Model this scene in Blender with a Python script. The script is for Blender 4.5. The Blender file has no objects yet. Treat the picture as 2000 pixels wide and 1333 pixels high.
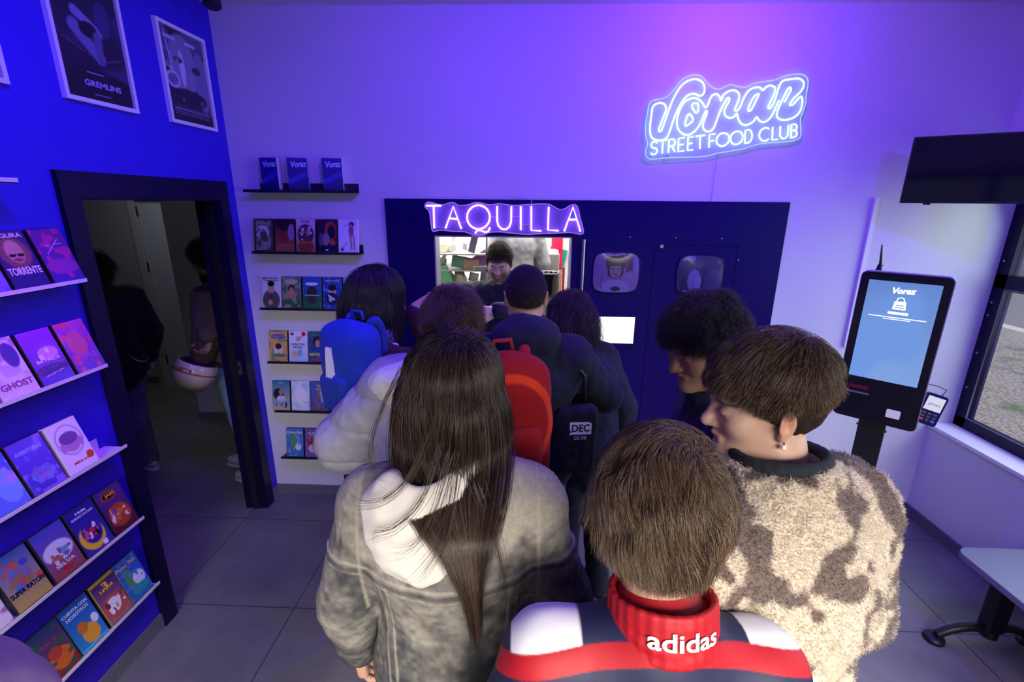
import bpy, bmesh, math, random
import numpy as np
from mathutils import Vector, Matrix
random.seed(4); RNG = np.random.default_rng(7)
SC = bpy.context.scene; COL = SC.collection
R = math.radians

# ------------------------------------------------------------------ camera
CAM_H = 2.05
F_PX, PITCH, ROLL, YAW = 927.98, R(16.1915), R(0.55616), R(1.99105)
_F = Vector((-math.sin(YAW)*math.cos(PITCH), math.cos(YAW)*math.cos(PITCH), -math.sin(PITCH)))
_R0 = Vector((math.cos(YAW), math.sin(YAW), 0)); _U0 = _R0.cross(_F)
_R = _R0*math.cos(ROLL)+_U0*math.sin(ROLL); _U = -_R0*math.sin(ROLL)+_U0*math.cos(ROLL)
cd = bpy.data.cameras.new('camera'); cam = bpy.data.objects.new('camera', cd); COL.objects.link(cam)
cd.sensor_width = 36; cd.lens = F_PX/2000*36; cd.clip_start = .02
cam.matrix_world = Matrix.Translation((0, 0, CAM_H)) @ Matrix(((_R.x, _U.x, -_F.x), (_R.y, _U.y, -_F.y), (_R.z, _U.z, -_F.z))).to_4x4()
SC.camera = cam
def at(px, py, depth):                       # point of the photo at a distance along the view axis
    return Vector((0, 0, CAM_H)) + (_F + _R*((px-1000)/F_PX) - _U*((py-666.5)/F_PX))*depth
def at_y(px, py, y):
    d = _F + _R*((px-1000)/F_PX) - _U*((py-666.5)/F_PX)
    return Vector((0, 0, CAM_H)) + d*(y/d.y)

# ------------------------------------------------------------------ world, lights, exposure
SC.view_settings.view_transform = 'Standard'; SC.view_settings.look = 'None'
SC.view_settings.gamma = 1; SC.view_settings.exposure = 0.0; SC.view_settings.use_curve_mapping = False
W = bpy.data.worlds.new('world'); SC.world = W; W.use_nodes = True
W.node_tree.nodes['Background'].inputs[0].default_value = (.80, .88, 1, 1)
W.node_tree.nodes['Background'].inputs[1].default_value = .15
def lamp(name, kind, loc, target, energy, color, size=.2, size_y=None, spot=None, blend=.6, spread=None):
    l = bpy.data.lights.new(name, kind); o = bpy.data.objects.new(name, l); COL.objects.link(o)
    o.location = loc; l.energy = energy; l.color = color
    if kind == 'AREA':
        l.shape = 'RECTANGLE' if size_y else 'SQUARE'; l.size = size
        if size_y: l.size_y = size_y
        if spread: l.spread = R(spread)
    else:
        l.shadow_soft_size = size
    if kind == 'SPOT': l.spot_size = R(spot); l.spot_blend = blend
    if target is not None:
        o.rotation_euler = (Vector(target)-Vector(loc)).to_track_quat('-Z', 'Y').to_euler()
    return o
# coloured ceiling spotlights (their black housings are built below)
LEFT, RIGHT, BACK, CEIL, SOUTH = -1.80, 2.655, 2.963, 3.08, -1.3
lamp('violet_bulb_sign', 'POINT', (1.0, 2.28, 2.93), None, 46, (.20, .028, 1), .05)
lamp('spot_light_left', 'SPOT', (-1.05, 1.25, 2.98), (-1.8, 1.5, 2.0), 74, (.10, .02, 1), .05, spot=150, blend=1)
lamp('spot_light_shelf', 'SPOT', (-.8, 1.0, 2.98), (-1.8, 1.45, 1.5), 85, (.5, .05, 1), .04, spot=34, blend=1)
lamp('spot_light_middle', 'SPOT', (-.2, 1.45, 2.98), (-.3, 2.6, 1.9), 138, (.11, .018, 1), .05, spot=160, blend=1)
lamp('spot_light_right', 'SPOT', (2.1, 1.1, 2.98), (2.5, 2.0, .6), 130, (.09, .015, 1), .06, spot=150, blend=1)
# overcast sun on the yard; daylight through the side window and the shop front behind the camera
_sun = lamp('sun', 'SUN', (0, 0, 6), (2.2, -1.0, 0), 4.0, (1, .98, .95)); _sun.data.angle = R(25)
lamp('daylight_side_window', 'AREA', (2.79, 1.75, 1.7), (.6, 2.2, .2), 24, (.78, .9, 1), 2.2, 1.3, spread=124)
lamp('daylight_shop_front', 'AREA', (.4, SOUTH+.12, 2.0), (-.1, .75, .5), 53, (1, .92, .82), 3.2, .8, spread=68)
# the kitchen's and the corridor's own lamps
lamp('kitchen_light', 'AREA', (-.1, 4.2, 2.62), (-.1, 4.25, 0), 70, (1, .95, .88), 1.6, .9)
lamp('corridor_light', 'AREA', (-3.6, 4.3, 2.52), (-3.6, 4.3, 0), 3.5, (.85, .88, 1), .6)

# ------------------------------------------------------------------ materials
MATS = {}
def mat(name, col, rough=.6, metal=0, spec=None, noise=0, nscale=20, bump=0, bscale=80, emit=None, estr=0, sheen=0, alpha=None, coat=0):
    if name in MATS: return MATS[name]
    m = bpy.data.materials.new(name); m.use_nodes = True; nt = m.node_tree; b = nt.nodes['Principled BSDF']
    b.inputs['Base Color'].default_value = (*col, 1); b.inputs['Roughness'].default_value = rough; b.inputs['Metallic'].default_value = metal
    if spec is not None: b.inputs['Specular IOR Level'].default_value = spec
    if sheen: b.inputs['Sheen Weight'].default_value = sheen; b.inputs['Sheen Roughness'].default_value = .4
    if coat: b.inputs['Coat Weight'].default_value = coat
    if emit: b.inputs['Emission Color'].default_value = (*emit, 1); b.inputs['Emission Strength'].default_value = estr
    if alpha is not None: b.inputs['Alpha'].default_value = alpha
    if noise or bump:
        tc = nt.nodes.new('ShaderNodeTexCoord')
    if noise:
        n = nt.nodes.new('ShaderNodeTexNoise'); n.inputs['Scale'].default_value = nscale; n.inputs['Detail'].default_value = 6
        nt.links.new(tc.outputs['Object'], n.inputs['Vector'])
        mx = nt.nodes.new('ShaderNodeMix'); mx.data_type = 'RGBA'
        mx.inputs[6].default_value = (*[max(0, c*(1-noise)) for c in col], 1); mx.inputs[7].default_value = (*[min(1, c*(1+noise)) for c in col], 1)
        nt.links.new(n.outputs[0], mx.inputs[0]); nt.links.new(mx.outputs[2], b.inputs['Base Color'])
    if bump:
        n2 = nt.nodes.new('ShaderNodeTexNoise'); n2.inputs['Scale'].default_value = bscale; n2.inputs['Detail'].default_value = 4
        nt.links.new(tc.outputs['Object'], n2.inputs['Vector'])
        bp = nt.nodes.new('ShaderNodeBump'); bp.inputs['Strength'].default_value = bump; bp.inputs['Distance'].default_value = .004
        nt.links.new(n2.outputs[0], bp.inputs['Height']); nt.links.new(bp.outputs[0], b.inputs['Normal'])
    MATS[name] = m; return m
def vmat(name, rough=.6, bump=0, bscale=300, noise=0, nscale=60, spec=None, sheen=0, vor=0, coat=0):
    """material whose own colour pattern comes from the mesh's colour attribute"""
    if name in MATS: return MATS[name]
    m = bpy.data.materials.new(name); m.use_nodes = True; nt = m.node_tree; b = nt.nodes['Principled BSDF']
    a = nt.nodes.new('ShaderNodeAttribute'); a.attribute_name = 'Col'
    b.inputs['Roughness'].default_value = rough
    if spec is not None: b.inputs['Specular IOR Level'].default_value = spec
    if sheen: b.inputs['Sheen Weight'].default_value = sheen; b.inputs['Sheen Roughness'].default_value = .5
    if coat: b.inputs['Coat Weight'].default_value = coat
    src = a.outputs['Color']; tc = nt.nodes.new('ShaderNodeTexCoord')
    if noise:
        n = nt.nodes.new('ShaderNodeTexNoise'); n.inputs['Scale'].default_value = nscale; n.inputs['Detail'].default_value = 8; n.inputs['Roughness'].default_value = .7
        nt.links.new(tc.outputs['Object'], n.inputs['Vector'])
        rp = nt.nodes.new('ShaderNodeMapRange'); rp.inputs[1].default_value = .3; rp.inputs[2].default_value = .7
        rp.inputs[3].default_value = 1-noise; rp.inputs[4].default_value = 1+noise
        nt.links.new(n.outputs[0], rp.inputs[0])
        mx = nt.nodes.new('ShaderNodeVectorMath'); mx.operation = 'SCALE'
        nt.links.new(src, mx.inputs[0]); nt.links.new(rp.outputs[0], mx.inputs['Scale']); src = mx.outputs[0]
    nt.links.new(src, b.inputs['Base Color'])
    if bump or vor:
        if vor:
            n2 = nt.nodes.new('ShaderNodeTexVoronoi'); n2.inputs['Scale'].default_value = vor
        else:
            n2 = nt.nodes.new('ShaderNodeTexNoise'); n2.inputs['Scale'].default_value = bscale; n2.inputs['Detail'].default_value = 5
        nt.links.new(tc.outputs['Object'], n2.inputs['Vector'])
        bp = nt.nodes.new('ShaderNodeBump'); bp.inputs['Strength'].default_value = bump; bp.inputs['Distance'].default_value = .006
        if vor: bp.invert = True
        nt.links.new(n2.outputs[0], bp.inputs['Height']); nt.links.new(bp.outputs[0], b.inputs['Normal'])
    MATS[name] = m; return m
def glow(name, col, s):
    if name in MATS: return MATS[name]
    m = bpy.data.materials.new(name); m.use_nodes = True; nt = m.node_tree
    e = nt.nodes.new('ShaderNodeEmission'); e.inputs[0].default_value = (*col, 1); e.inputs[1].default_value = s
    nt.links.new(e.outputs[0], nt.nodes['Material Output'].inputs[0]); MATS[name] = m; return m
def pane(name, tint, clear, rough=.05):
    """thin clear sheet: mostly see-through, a little gloss and body colour"""
    if name in MATS: return MATS[name]
    m = bpy.data.materials.new(name); m.use_nodes = True; nt = m.node_tree
    tr = nt.nodes.new('ShaderNodeBsdfTransparent'); b = nt.nodes['Principled BSDF']
    b.inputs['Base Color'].default_value = (*tint, 1); b.inputs['Roughness'].default_value = rough
    mx = nt.nodes.new('ShaderNodeMixShader'); mx.inputs[0].default_value = 1-clear
    nt.links.new(tr.outputs[0], mx.inputs[1]); nt.links.new(b.outputs[0], mx.inputs[2])
    nt.links.new(mx.outputs[0], nt.nodes['Material Output'].inputs[0]); MATS[name] = m; return m

# ------------------------------------------------------------------ builders
def tag(o, label=None, cat=None, group=None, kind=None):
    if label: o['label'] = label
    if cat: o['category'] = cat
    if group: o['group'] = group
    if kind: o['kind'] = kind
    return o
def thing(name, label, cat, loc=(0, 0, 0), rz=0, group=None):
    o = bpy.data.objects.new(name, None); COL.objects.link(o); o.location = loc; o.rotation_euler = (0, 0, rz); o.empty_display_size = .05
    return tag(o, label, cat, group)
def obj(name, me, parent=None, mats=None, smooth=False):
    o = bpy.data.objects.new(name, me); COL.objects.link(o)
    if parent is not None: o.parent = parent
    if mats:
        for m in (mats if isinstance(mats, (list, tuple)) else [mats]): me.materials.append(m)
    if smooth: me.polygons.foreach_set('use_smooth', np.ones(len(me.polygons), bool))
    return o
class MB:
    """collects simple solids into one mesh"""
    def __init__(s): s.v = []; s.f = []
    def add(s, vs, fs):
        n = len(s.v); s.v += [tuple(v) for v in vs]; s.f += [tuple(i+n for i in f) for f in fs]; return s
    def box(s, a, b, bev=0):
        x0, y0, z0 = [min(a[i], b[i]) for i in range(3)]; x1, y1, z1 = [max(a[i], b[i]) for i in range(3)]
        bev = min(bev, (x1-x0)*.45, (y1-y0)*.45, (z1-z0)*.45)
        if bev <= 0:
            vs = [(x0, y0, z0), (x1, y0, z0), (x1, y1, z0), (x0, y1, z0), (x0, y0, z1), (x1, y0, z1), (x1, y1, z1), (x0, y1, z1)]
            return s.add(vs, [(0, 3, 2, 1), (4, 5, 6, 7), (0, 1, 5, 4), (1, 2, 6, 5), (2, 3, 7, 6), (3, 0, 4, 7)])
        bm = bmesh.new(); bmesh.ops.create_cube(bm, size=1)
        for v in bm.verts: v.co = Vector(((x0+x1)/2+v.co.x*(x1-x0), (y0+y1)/2+v.co.y*(y1-y0), (z0+z1)/2+v.co.z*(z1-z0)))
        bmesh.ops.bevel(bm, geom=bm.edges[:], offset=bev, segments=2, affect='EDGES', profile=.5)
        bm.verts.index_update(); s.add([v.co for v in bm.verts], [[v.index for v in f.verts] for f in bm.faces]); bm.free(); return s
    def tube(s, pts, r, n=8, closed=False, caps=True):
        pts = [Vector(p) for p in pts]; k = len(pts); rs = r if isinstance(r, (list, tuple)) else [r]*k
        rings = []; up = None
        for i, p in enumerate(pts):
            a = pts[i-1] if (i or closed) else pts[0]; b = pts[(i+1) % k] if (i < k-1 or closed) else pts[-1]
            t = (b-a).normalized() if (b-a).length > 1e-9 else Vector((0, 0, 1))
            if up is None: up = Vector((0, 0, 1)) if abs(t.z) < .9 else Vector((1, 0, 0))
            x = t.cross(up).normalized() if t.cross(up).length > 1e-6 else t.orthogonal().normalized(); y = x.cross(t); up = y
            rings.append([p+(x*math.cos(2*math.pi*j/n)+y*math.sin(2*math.pi*j/n))*rs[i] for j in range(n)])
        vs = [v for rg in rings for v in rg]; fs = []
        for i in range(k if closed else k-1):
            i2 = (i+1) % k
            for j in range(n): fs.append((i*n+j, i*n+(j+1) % n, i2*n+(j+1) % n, i2*n+j))
        if caps and not closed: fs += [tuple(range(n))[::-1], tuple((k-1)*n+j for j in range(n))]
        return s.add(vs, fs)
    def cyl(s, a, b, r, n=20, r2=None): return s.tube([a, b], [r, r if r2 is None else r2], n)
    def prism(s, poly, axis, lo, hi):
        """extrude a 2-D outline along an axis; outline given in the other two axes"""
        def P(u, w, h): return {0: (h, u, w), 1: (u, h, w), 2: (u, w, h)}[axis]
        n = len(poly); vs = [P(u, w, lo) for u, w in poly]+[P(u, w, hi) for u, w in poly]
        return s.add(vs, [tuple(range(n))[::-1], tuple(range(n, 2*n))]+[(i, (i+1) % n, n+(i+1) % n, n+i) for i in range(n)])
    def mesh(s, name='mesh'):
        me = bpy.data.meshes.new(name); me.from_pydata(s.v, [], s.f)
        bm = bmesh.new(); bm.from_mesh(me); bmesh.ops.recalc_face_normals(bm, faces=bm.faces); bm.to_mesh(me); bm.free(); return me
    def build(s, name, m, parent=None, smooth=False): return obj(name, s.mesh(name), parent, m, smooth)
def struct(name, mb, m, parent=None):
    o = mb.build(name, m, parent)
    if parent is None: o['kind'] = 'structure'
    return o
def rrect(x0, z0, x1, z1, r, n=5):
    out = []
    for cx, cz, a0 in ((x1-r, z1-r, 0), (x0+r, z1-r, 90), (x0+r, z0+r, 180), (x1-r, z0+r, 270)):
        out += [(cx+r*math.cos(R(a0+90*k/n)), cz+r*math.sin(R(a0+90*k/n))) for k in range(n+1)]
    return out
def text(name, body, size, m, parent, loc, rot=(90, 0, 0), depth=.0006, bold=0, shear=0, width=None, spacing=1.0, align='CENTER', lines=.85):
    c = bpy.data.curves.new('t', 'FONT'); c.body = body; c.size = size; c.extrude = depth; c.offset = bold; c.shear = shear
    c.align_x = align; c.align_y = 'CENTER'; c.space_character = spacing; c.space_line = lines; c.resolution_u = 3
    t = bpy.data.objects.new('t', c); COL.objects.link(t); dg = bpy.context.evaluated_depsgraph_get(); dg.update()
    me = bpy.data.meshes.new_from_object(t.evaluated_get(dg)); bpy.data.objects.remove(t); bpy.data.curves.remove(c); me.materials.clear()
    if width and len(me.vertices):
        xs = [v.co.x for v in me.vertices]; w = max(xs)-min(xs)
        if w > 0:
            k = width/w
            for v in me.vertices: v.co.x *= k
    o = obj(name, me, parent, m); o.location = loc; o.rotation_euler = [R(a) for a in rot]; return o
def catmull(pts, closed=False, sub=6):
    P = [np.array(p, float) for p in pts]; n = len(P); out = []
    for i in range(n if closed else n-1):
        p0 = P[i-1] if (i or closed) else P[0]; p1 = P[i]; p2 = P[(i+1) % n]; p3 = P[(i+2) % n] if (closed or i+2 < n) else P[-1]
        for k in range(sub):
            t = k/sub; out.append(.5*((2*p1)+(-p0+p2)*t+(2*p0-5*p1+4*p2-p3)*t*t+(-p0+3*p1-3*p2+p3)*t**3))
    if not closed: out.append(P[-1])
    return out

# ------------------------------------------------------------------ painted pictures (covers, posters, screens)
def vnoise(x, y, seed, scale):
    """smooth value noise"""
    g = np.random.default_rng(seed).random((64, 64)); x = x*scale; y = y*scale
    xi = np.floor(x).astype(int); yi = np.floor(y).astype(int); fx = x-xi; fy = y-yi; fx = fx*fx*(3-2*fx); fy = fy*fy*(3-2*fy)
    G = lambda a, b: g[a % 64, b % 64]
    return (G(xi, yi)*(1-fx)+G(xi+1, yi)*fx)*(1-fy)+(G(xi, yi+1)*(1-fx)+G(xi+1, yi+1)*fx)*fy
def lin(c): return np.array([(v/12.92 if v <= .04045 else ((v+.055)/1.055)**2.4) for v in c])
def picture(name, w, h, ops, parent, m, nx=26, ny=40, seed=1, loc=(0, 0, 0), rot=None, mask=None, bulge=0):
    """a printed sheet in the local XZ plane facing -Y: a grid of small quads, one printed colour each"""
    u, v = np.meshgrid((np.arange(nx)+.5)/nx, (np.arange(ny)+.5)/ny)          # v up
    C = np.zeros((ny, nx, 3))
    for op in ops:
        k = op[0]
        if k == 'g':
            a, b = lin(op[1]), lin(op[2]); C[:] = b+(a-b)*v[..., None]
        elif k == 'n':                                                          # blotches of one colour
            n = vnoise(u, v*h/w, seed+op[1], op[2]); s = np.clip((n-op[3])*6, 0, 1)[..., None]; C[:] = C*(1-s)+lin(op[4])*s
        else:
            if k == 'e': d = ((u-op[1])/op[3])**2+((v-op[2])/op[4])**2; s = np.clip((1.15-d)*4, 0, 1)
            elif k == 'r': s = ((u >= op[1]) & (u <= op[3]) & (v >= op[2]) & (v <= op[4])).astype(float)
            elif k == 'l':                                                      # stroke
                ax, ay, bx, by, t = op[1:6]; dx, dy = bx-ax, by-ay; q = np.clip(((u-ax)*dx+(v-ay)*dy)/(dx*dx+dy*dy+1e-9), 0, 1)
                s = np.clip((t-np.hypot(u-ax-q*dx, (v-ay-q*dy)*h/w))/t*3, 0, 1)
            c = lin(op[-1]); s = s[..., None]; C[:] = C*(1-s)+c*s
    X, Z = np.meshgrid(np.linspace(-w/2, w/2, nx+1), np.linspace(0, h, ny+1)); Y = np.zeros_like(X)
    if mask is not None:                                                        # rounded screen shape
        X, Z = mask(X/(w/2), Z/h*2-1); X = X*w/2; Z = (Z+1)*h/2
    if bulge: Y = -bulge*np.clip(1-(X/(w/2))**2, 0, 1)*np.clip(1-(Z/h*2-1)**2, 0, 1)
    vs = np.stack([X, Y, Z], -1).reshape(-1, 3); i = np.arange(ny)[:, None]*(nx+1)+np.arange(nx)[None, :]
    q = np.stack([i, i+1, i+nx+2, i+nx+1], -1).reshape(-1, 4)
    me = mesh_np(name, vs, q); at_ = me.color_attributes.new('Col', 'FLOAT_COLOR', 'CORNER')
    cc = np.concatenate([C.reshape(-1, 3), np.ones((nx*ny, 1))], 1).repeat(4, 0); at_.data.foreach_set('color', cc.ravel().astype(np.float32))
    o = obj(name, me, parent, m); o.location = loc
    if rot: o.rotation_euler = rot
    return o
def mesh_np(name, V, Q):
    k = Q.shape[1]; me = bpy.data.meshes.new(name); me.vertices.add(len(V)); me.vertices.foreach_set('co', np.asarray(V, np.float32).ravel())
    me.loops.add(Q.size); me.loops.foreach_set('vertex_index', Q.astype(np.int32).ravel()); me.polygons.add(len(Q))
    me.polygons.foreach_set('loop_start', np.arange(0, Q.size, k, dtype=np.int32))
    try: me.polygons.foreach_set('loop_total', np.full(len(Q), k, np.int32))
    except Exception: pass
    me.update(calc_edges=True); me.validate(); return me

# ------------------------------------------------------------------ the room
m_white = mat('white wall paint', (.66, .66, .70), .75, bump=.15, bscale=220)
m_blue = mat('deep blue wall paint', (.025, .004, .55), .6, bump=.12, bscale=200)
m_ceil = mat('white ceiling paint', (.66, .66, .68), .8)
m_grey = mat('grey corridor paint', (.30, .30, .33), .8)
m_black = mat('black satin frame', (.006, .003, .028), .4, spec=.25)
m_base = mat('grey tile skirting', (.13, .13, .16), .5, noise=.2)
m_dark = mat('matt black metal', (.008, .008, .012), .45)
m_panel = mat('glossy black panel', (.007, .001, .075), .4, spec=.12)
m_steel = mat('brushed steel', (.55, .55, .58), .35, metal=1)
m_wmetal = mat('white shelf metal', (.78, .78, .80), .45)
m_white_pl = mat('white plastic', (.8, .8, .82), .4)

def floor_material():
    m = bpy.data.materials.new('grey stoneware floor tiles'); m.use_nodes = True; nt = m.node_tree; b = nt.nodes['Principled BSDF']
    tc = nt.nodes.new('ShaderNodeTexCoord'); sp = nt.nodes.new('ShaderNodeSeparateXYZ'); nt.links.new(tc.outputs['Object'], sp.inputs[0])
    def joint(out, off, per):
        a = nt.nodes.new('ShaderNodeMath'); a.operation = 'ADD'; a.inputs[1].default_value = -off+per*40; nt.links.new(out, a.inputs[0])
        f = nt.nodes.new('ShaderNodeMath'); f.operation = 'MODULO'; f.inputs[1].default_value = per; nt.links.new(a.outputs[0], f.inputs[0])
        c = nt.nodes.new('ShaderNodeMath'); c.operation = 'LESS_THAN'; c.inputs[1].default_value = .006; nt.links.new(f.outputs[0], c.inputs[0]); return c.outputs[0]
    jx = joint(sp.outputs[0], -1.198, .672); jy = joint(sp.outputs[1], 1.955, .703)
    mx = nt.nodes.new('ShaderNodeMath'); mx.operation = 'MAXIMUM'; nt.links.new(jx, mx.inputs[0]); nt.links.new(jy, mx.inputs[1])
    n = nt.nodes.new('ShaderNodeTexNoise'); n.inputs['Scale'].default_value = 2.6; n.inputs['Detail'].default_value = 9; n.inputs['Roughness'].default_value = .62
    nt.links.new(tc.outputs['Object'], n.inputs['Vector'])
    r = nt.nodes.new('ShaderNodeValToRGB'); r.color_ramp.elements[0].position = .3; r.color_ramp.elements[0].color = (.105, .10, .105, 1)
    r.color_ramp.elements[1].position = .75; r.color_ramp.elements[1].color = (.20, .19, .195, 1); nt.links.new(n.outputs[0], r.inputs[0])
    k = nt.nodes.new('ShaderNodeMix'); k.data_type = 'RGBA'; k.inputs[7].default_value = (.03, .03, .035, 1)
    nt.links.new(mx.outputs[0], k.inputs[0]); nt.links.new(r.outputs[0], k.inputs[6]); nt.links.new(k.outputs[2], b.inputs['Base Color'])
    b.inputs['Roughness'].default_value = .42
    bp = nt.nodes.new('ShaderNodeBump'); bp.inputs['Strength'].default_value = .4; bp.inputs['Distance'].default_value = .003; bp.invert = True
    nt.links.new(mx.outputs[0], bp.inputs['Height']); nt.links.new(bp.outputs[0], b.inputs['Normal']); return m
m_floor = floor_material()

struct('floor', MB().box((-7.2, SOUTH-.1, -.12), (2.87, 6.2, 0)), m_floor)
struct('ceiling', MB().box((LEFT-.12, SOUTH-.1, CEIL), (2.87, BACK+.15, CEIL+.1)), m_ceil)
# left wall with the doorway y 1.90..2.78
struct('wall_left', MB().box((LEFT-.10, SOUTH, 0), (LEFT, 1.90, CEIL)).box((LEFT-.10, 2.78, 0), (LEFT, BACK+.12, CEIL)).box((LEFT-.10, 1.90, 2.05), (LEFT, 2.78, CEIL)), m_blue)
# back wall with the hole of the hatch panel
PX0, PX1, PZ0, PZ1 = -.879, 1.518, .10, 2.07
HX0, HX1, HZ0, HZ1 = -.581, .252, 1.12, 1.852
struct('wall_back', MB().box((LEFT, BACK, 0), (PX0, BACK+.12, CEIL)).box((PX1, BACK, 0), (2.87, BACK+.12, CEIL))
       .box((PX0, BACK, PZ1), (PX1, BACK+.12, CEIL)).box((PX0, BACK, 0), (PX1, BACK+.12, PZ0)), m_white)
WY0, WZ0, WZ1 = .2, .675, 2.45
struct('wall_right', MB().box((RIGHT, SOUTH, 0), (RIGHT+.215, BACK, WZ0)).box((RIGHT, SOUTH, WZ1), (RIGHT+.215, BACK, CEIL)).box((RIGHT, SOUTH, WZ0), (RIGHT+.215, WY0, WZ1)), m_white)
struct('wall_front', MB().box((LEFT-.1, SOUTH-.12, 0), (-1.25, SOUTH, CEIL)).box((2.35, SOUTH-.12, 0), (RIGHT+.2, SOUTH, CEIL)).box((-1.25, SOUTH-.12, 2.45), (2.35, SOUTH, CEIL)).box((-1.25, SOUTH-.12, 0), (2.35, SOUTH, .35)), m_white)
w2 = struct('window_2', MB().box((-1.25, SOUTH-.10, .35), (2.35, SOUTH-.03, .42)).box((-1.25, SOUTH-.10, 2.38), (2.35, SOUTH-.03, 2.45)).box((-1.25, SOUTH-.10, .42), (-1.18, SOUTH-.03, 2.38))
       .box((2.28, SOUTH-.10, .42), (2.35, SOUTH-.03, 2.38)).box((.52, SOUTH-.10, .42), (.58, SOUTH-.03, 2.38)), m_black)
m_glass = pane('clear window glass', (.9, .95, 1), .93)
MB().box((-1.18, SOUTH-.07, .42), (2.28, SOUTH-.062, 2.38)).build('pane', m_glass, w2)
# side window: frame 15 cm deep in its recess, transom at 1.60..1.67
FX0, FX1 = RIGHT+.15, RIGHT+.205
w1 = struct('window_1', MB().box((FX0, WY0, WZ0), (FX1, BACK, WZ0+.075)).box((FX0, BACK-.075, WZ0), (FX1, BACK, WZ1)).box((FX0, WY0, WZ1-.07), (FX1, BACK, WZ1))
            .box((FX0, WY0, WZ0), (FX1, WY0+.07, WZ1)).box((FX0, 1.55, WZ0), (FX1, 1.62, WZ1)).box((FX0, WY0, 1.59), (FX1, BACK, 1.67)), m_black)
struct('window_sill', MB().box((RIGHT-.015, WY0, WZ0-.012), (FX0, BACK, WZ0+.012), .003), m_white_pl, w1)
MB().box((FX0+.03, WY0+.07, WZ0+.075), (FX0+.036, 1.55, WZ1-.07)).box((FX0+.03, 1.62, WZ0+.075), (FX0+.036, BACK-.075, WZ1-.07)).build('pane', m_glass, w1)
MB().tube([(FX0-.004, BACK-.085, WZ0+.085), (FX0-.004, BACK-.085, 1.585), (FX0-.004, 1.63, 1.585), (FX0-.004, 1.63, WZ0+.085)], .006, 4, closed=True).build('glazing_bead', mat('grey aluminium bead', (.3, .3, .33), .3, metal=.8), w1)
for y in (BACK-.03,):
    for z in (.95, 1.18, 1.42, 1.50, 1.75): MB().cyl((FX0-.006, y, z), (FX0+.002, y, z), .007, 10).build('screw_cap', m_steel, w1)
# skirting
struct('baseboard_back', MB().box((LEFT, BACK-.014, 0), (PX0, BACK, .077)).box((PX1, BACK-.014, 0), (RIGHT, BACK, .077)).box((PX0, BACK-.014, 0), (PX1, BACK, .077)), m_base)
struct('baseboard_left', MB().box((LEFT, 2.86, 0), (LEFT+.012, BACK-.014, .077)).box((LEFT, SOUTH, 0), (LEFT+.012, 1.82, .077)), m_base)
struct('baseboard_right', MB().box((RIGHT-.014, SOUTH, 0), (RIGHT, BACK-.014, .077)), m_base)
# doorway: black casing and lining
d1 = struct('door_1', MB().box((LEFT-.002, 1.82, 0), (LEFT+.022, 1.90, 2.155)).box((LEFT-.002, 2.78, 0), (LEFT+.022, 2.86, 2.155)).box((LEFT-.002, 1.90, 2.05), (LEFT+.022, 2.78, 2.155)), m_black)
MB().box((LEFT-.13, 1.89, 0), (LEFT, 1.902, 2.05)).box((LEFT-.13, 2.776, 0), (LEFT, 2.79, 2.05)).box((LEFT-.13, 1.89, 2.046), (LEFT, 2.79, 2.06)).build('lining', m_black, d1)
MB().box((LEFT-.075, 2.766, 0), (LEFT-.035, 2.777, 2.046)).build('stop_strip', m_dark, d1)
MB().prism(rrect(LEFT-.03, .985, LEFT-.008, 1.075, .009), 1, 2.772, 2.776).build('strike_plate', m_steel, d1)
MB().box((LEFT-.024, 2.7705, 1.015), (LEFT-.014, 2.7715, 1.045)).build('latch_hole', m_dark, d1)

# corridor behind the doorway
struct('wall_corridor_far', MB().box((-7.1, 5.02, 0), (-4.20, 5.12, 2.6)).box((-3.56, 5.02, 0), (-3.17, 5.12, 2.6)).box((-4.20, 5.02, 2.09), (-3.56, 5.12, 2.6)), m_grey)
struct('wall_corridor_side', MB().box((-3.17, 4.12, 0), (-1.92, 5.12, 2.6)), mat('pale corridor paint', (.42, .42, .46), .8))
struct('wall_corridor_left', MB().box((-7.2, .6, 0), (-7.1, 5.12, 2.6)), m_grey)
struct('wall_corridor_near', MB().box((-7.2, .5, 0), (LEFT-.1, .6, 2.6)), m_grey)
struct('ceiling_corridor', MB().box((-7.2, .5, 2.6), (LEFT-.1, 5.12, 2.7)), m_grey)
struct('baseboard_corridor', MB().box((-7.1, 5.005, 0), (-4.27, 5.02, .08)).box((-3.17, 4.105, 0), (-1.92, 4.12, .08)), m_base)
d2 = struct('door_2', MB().box((-4.13, 5.03, .01), (-3.60, 5.07, 2.05), .003), mat('white door paint', (.42, .43, .46), .45))
MB().box((-4.20, 4.995, 0), (-4.135, 5.06, 2.10)).box((-3.595, 4.995, 0), (-3.53, 5.06, 2.10)).box((-4.20, 4.995, 2.045), (-3.53, 5.06, 2.11)).build('casing', mat('pale grey casing', (.40, .39, .38), .5), d2)
for z in (1.93, 1.35, .3): MB().cyl((-4.132, 5.022, z-.05), (-4.132, 5.022, z+.05), .009, 8).build('hinge', m_dark, d2)
MB().cyl((-3.66, 5.03, 1.0), (-3.66, 4.985, 1.0), .012).tube([(-3.66, 4.985, 1.0), (-3.76, 4.98, 1.0)], .009).build('door_handle', m_steel, d2)

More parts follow.
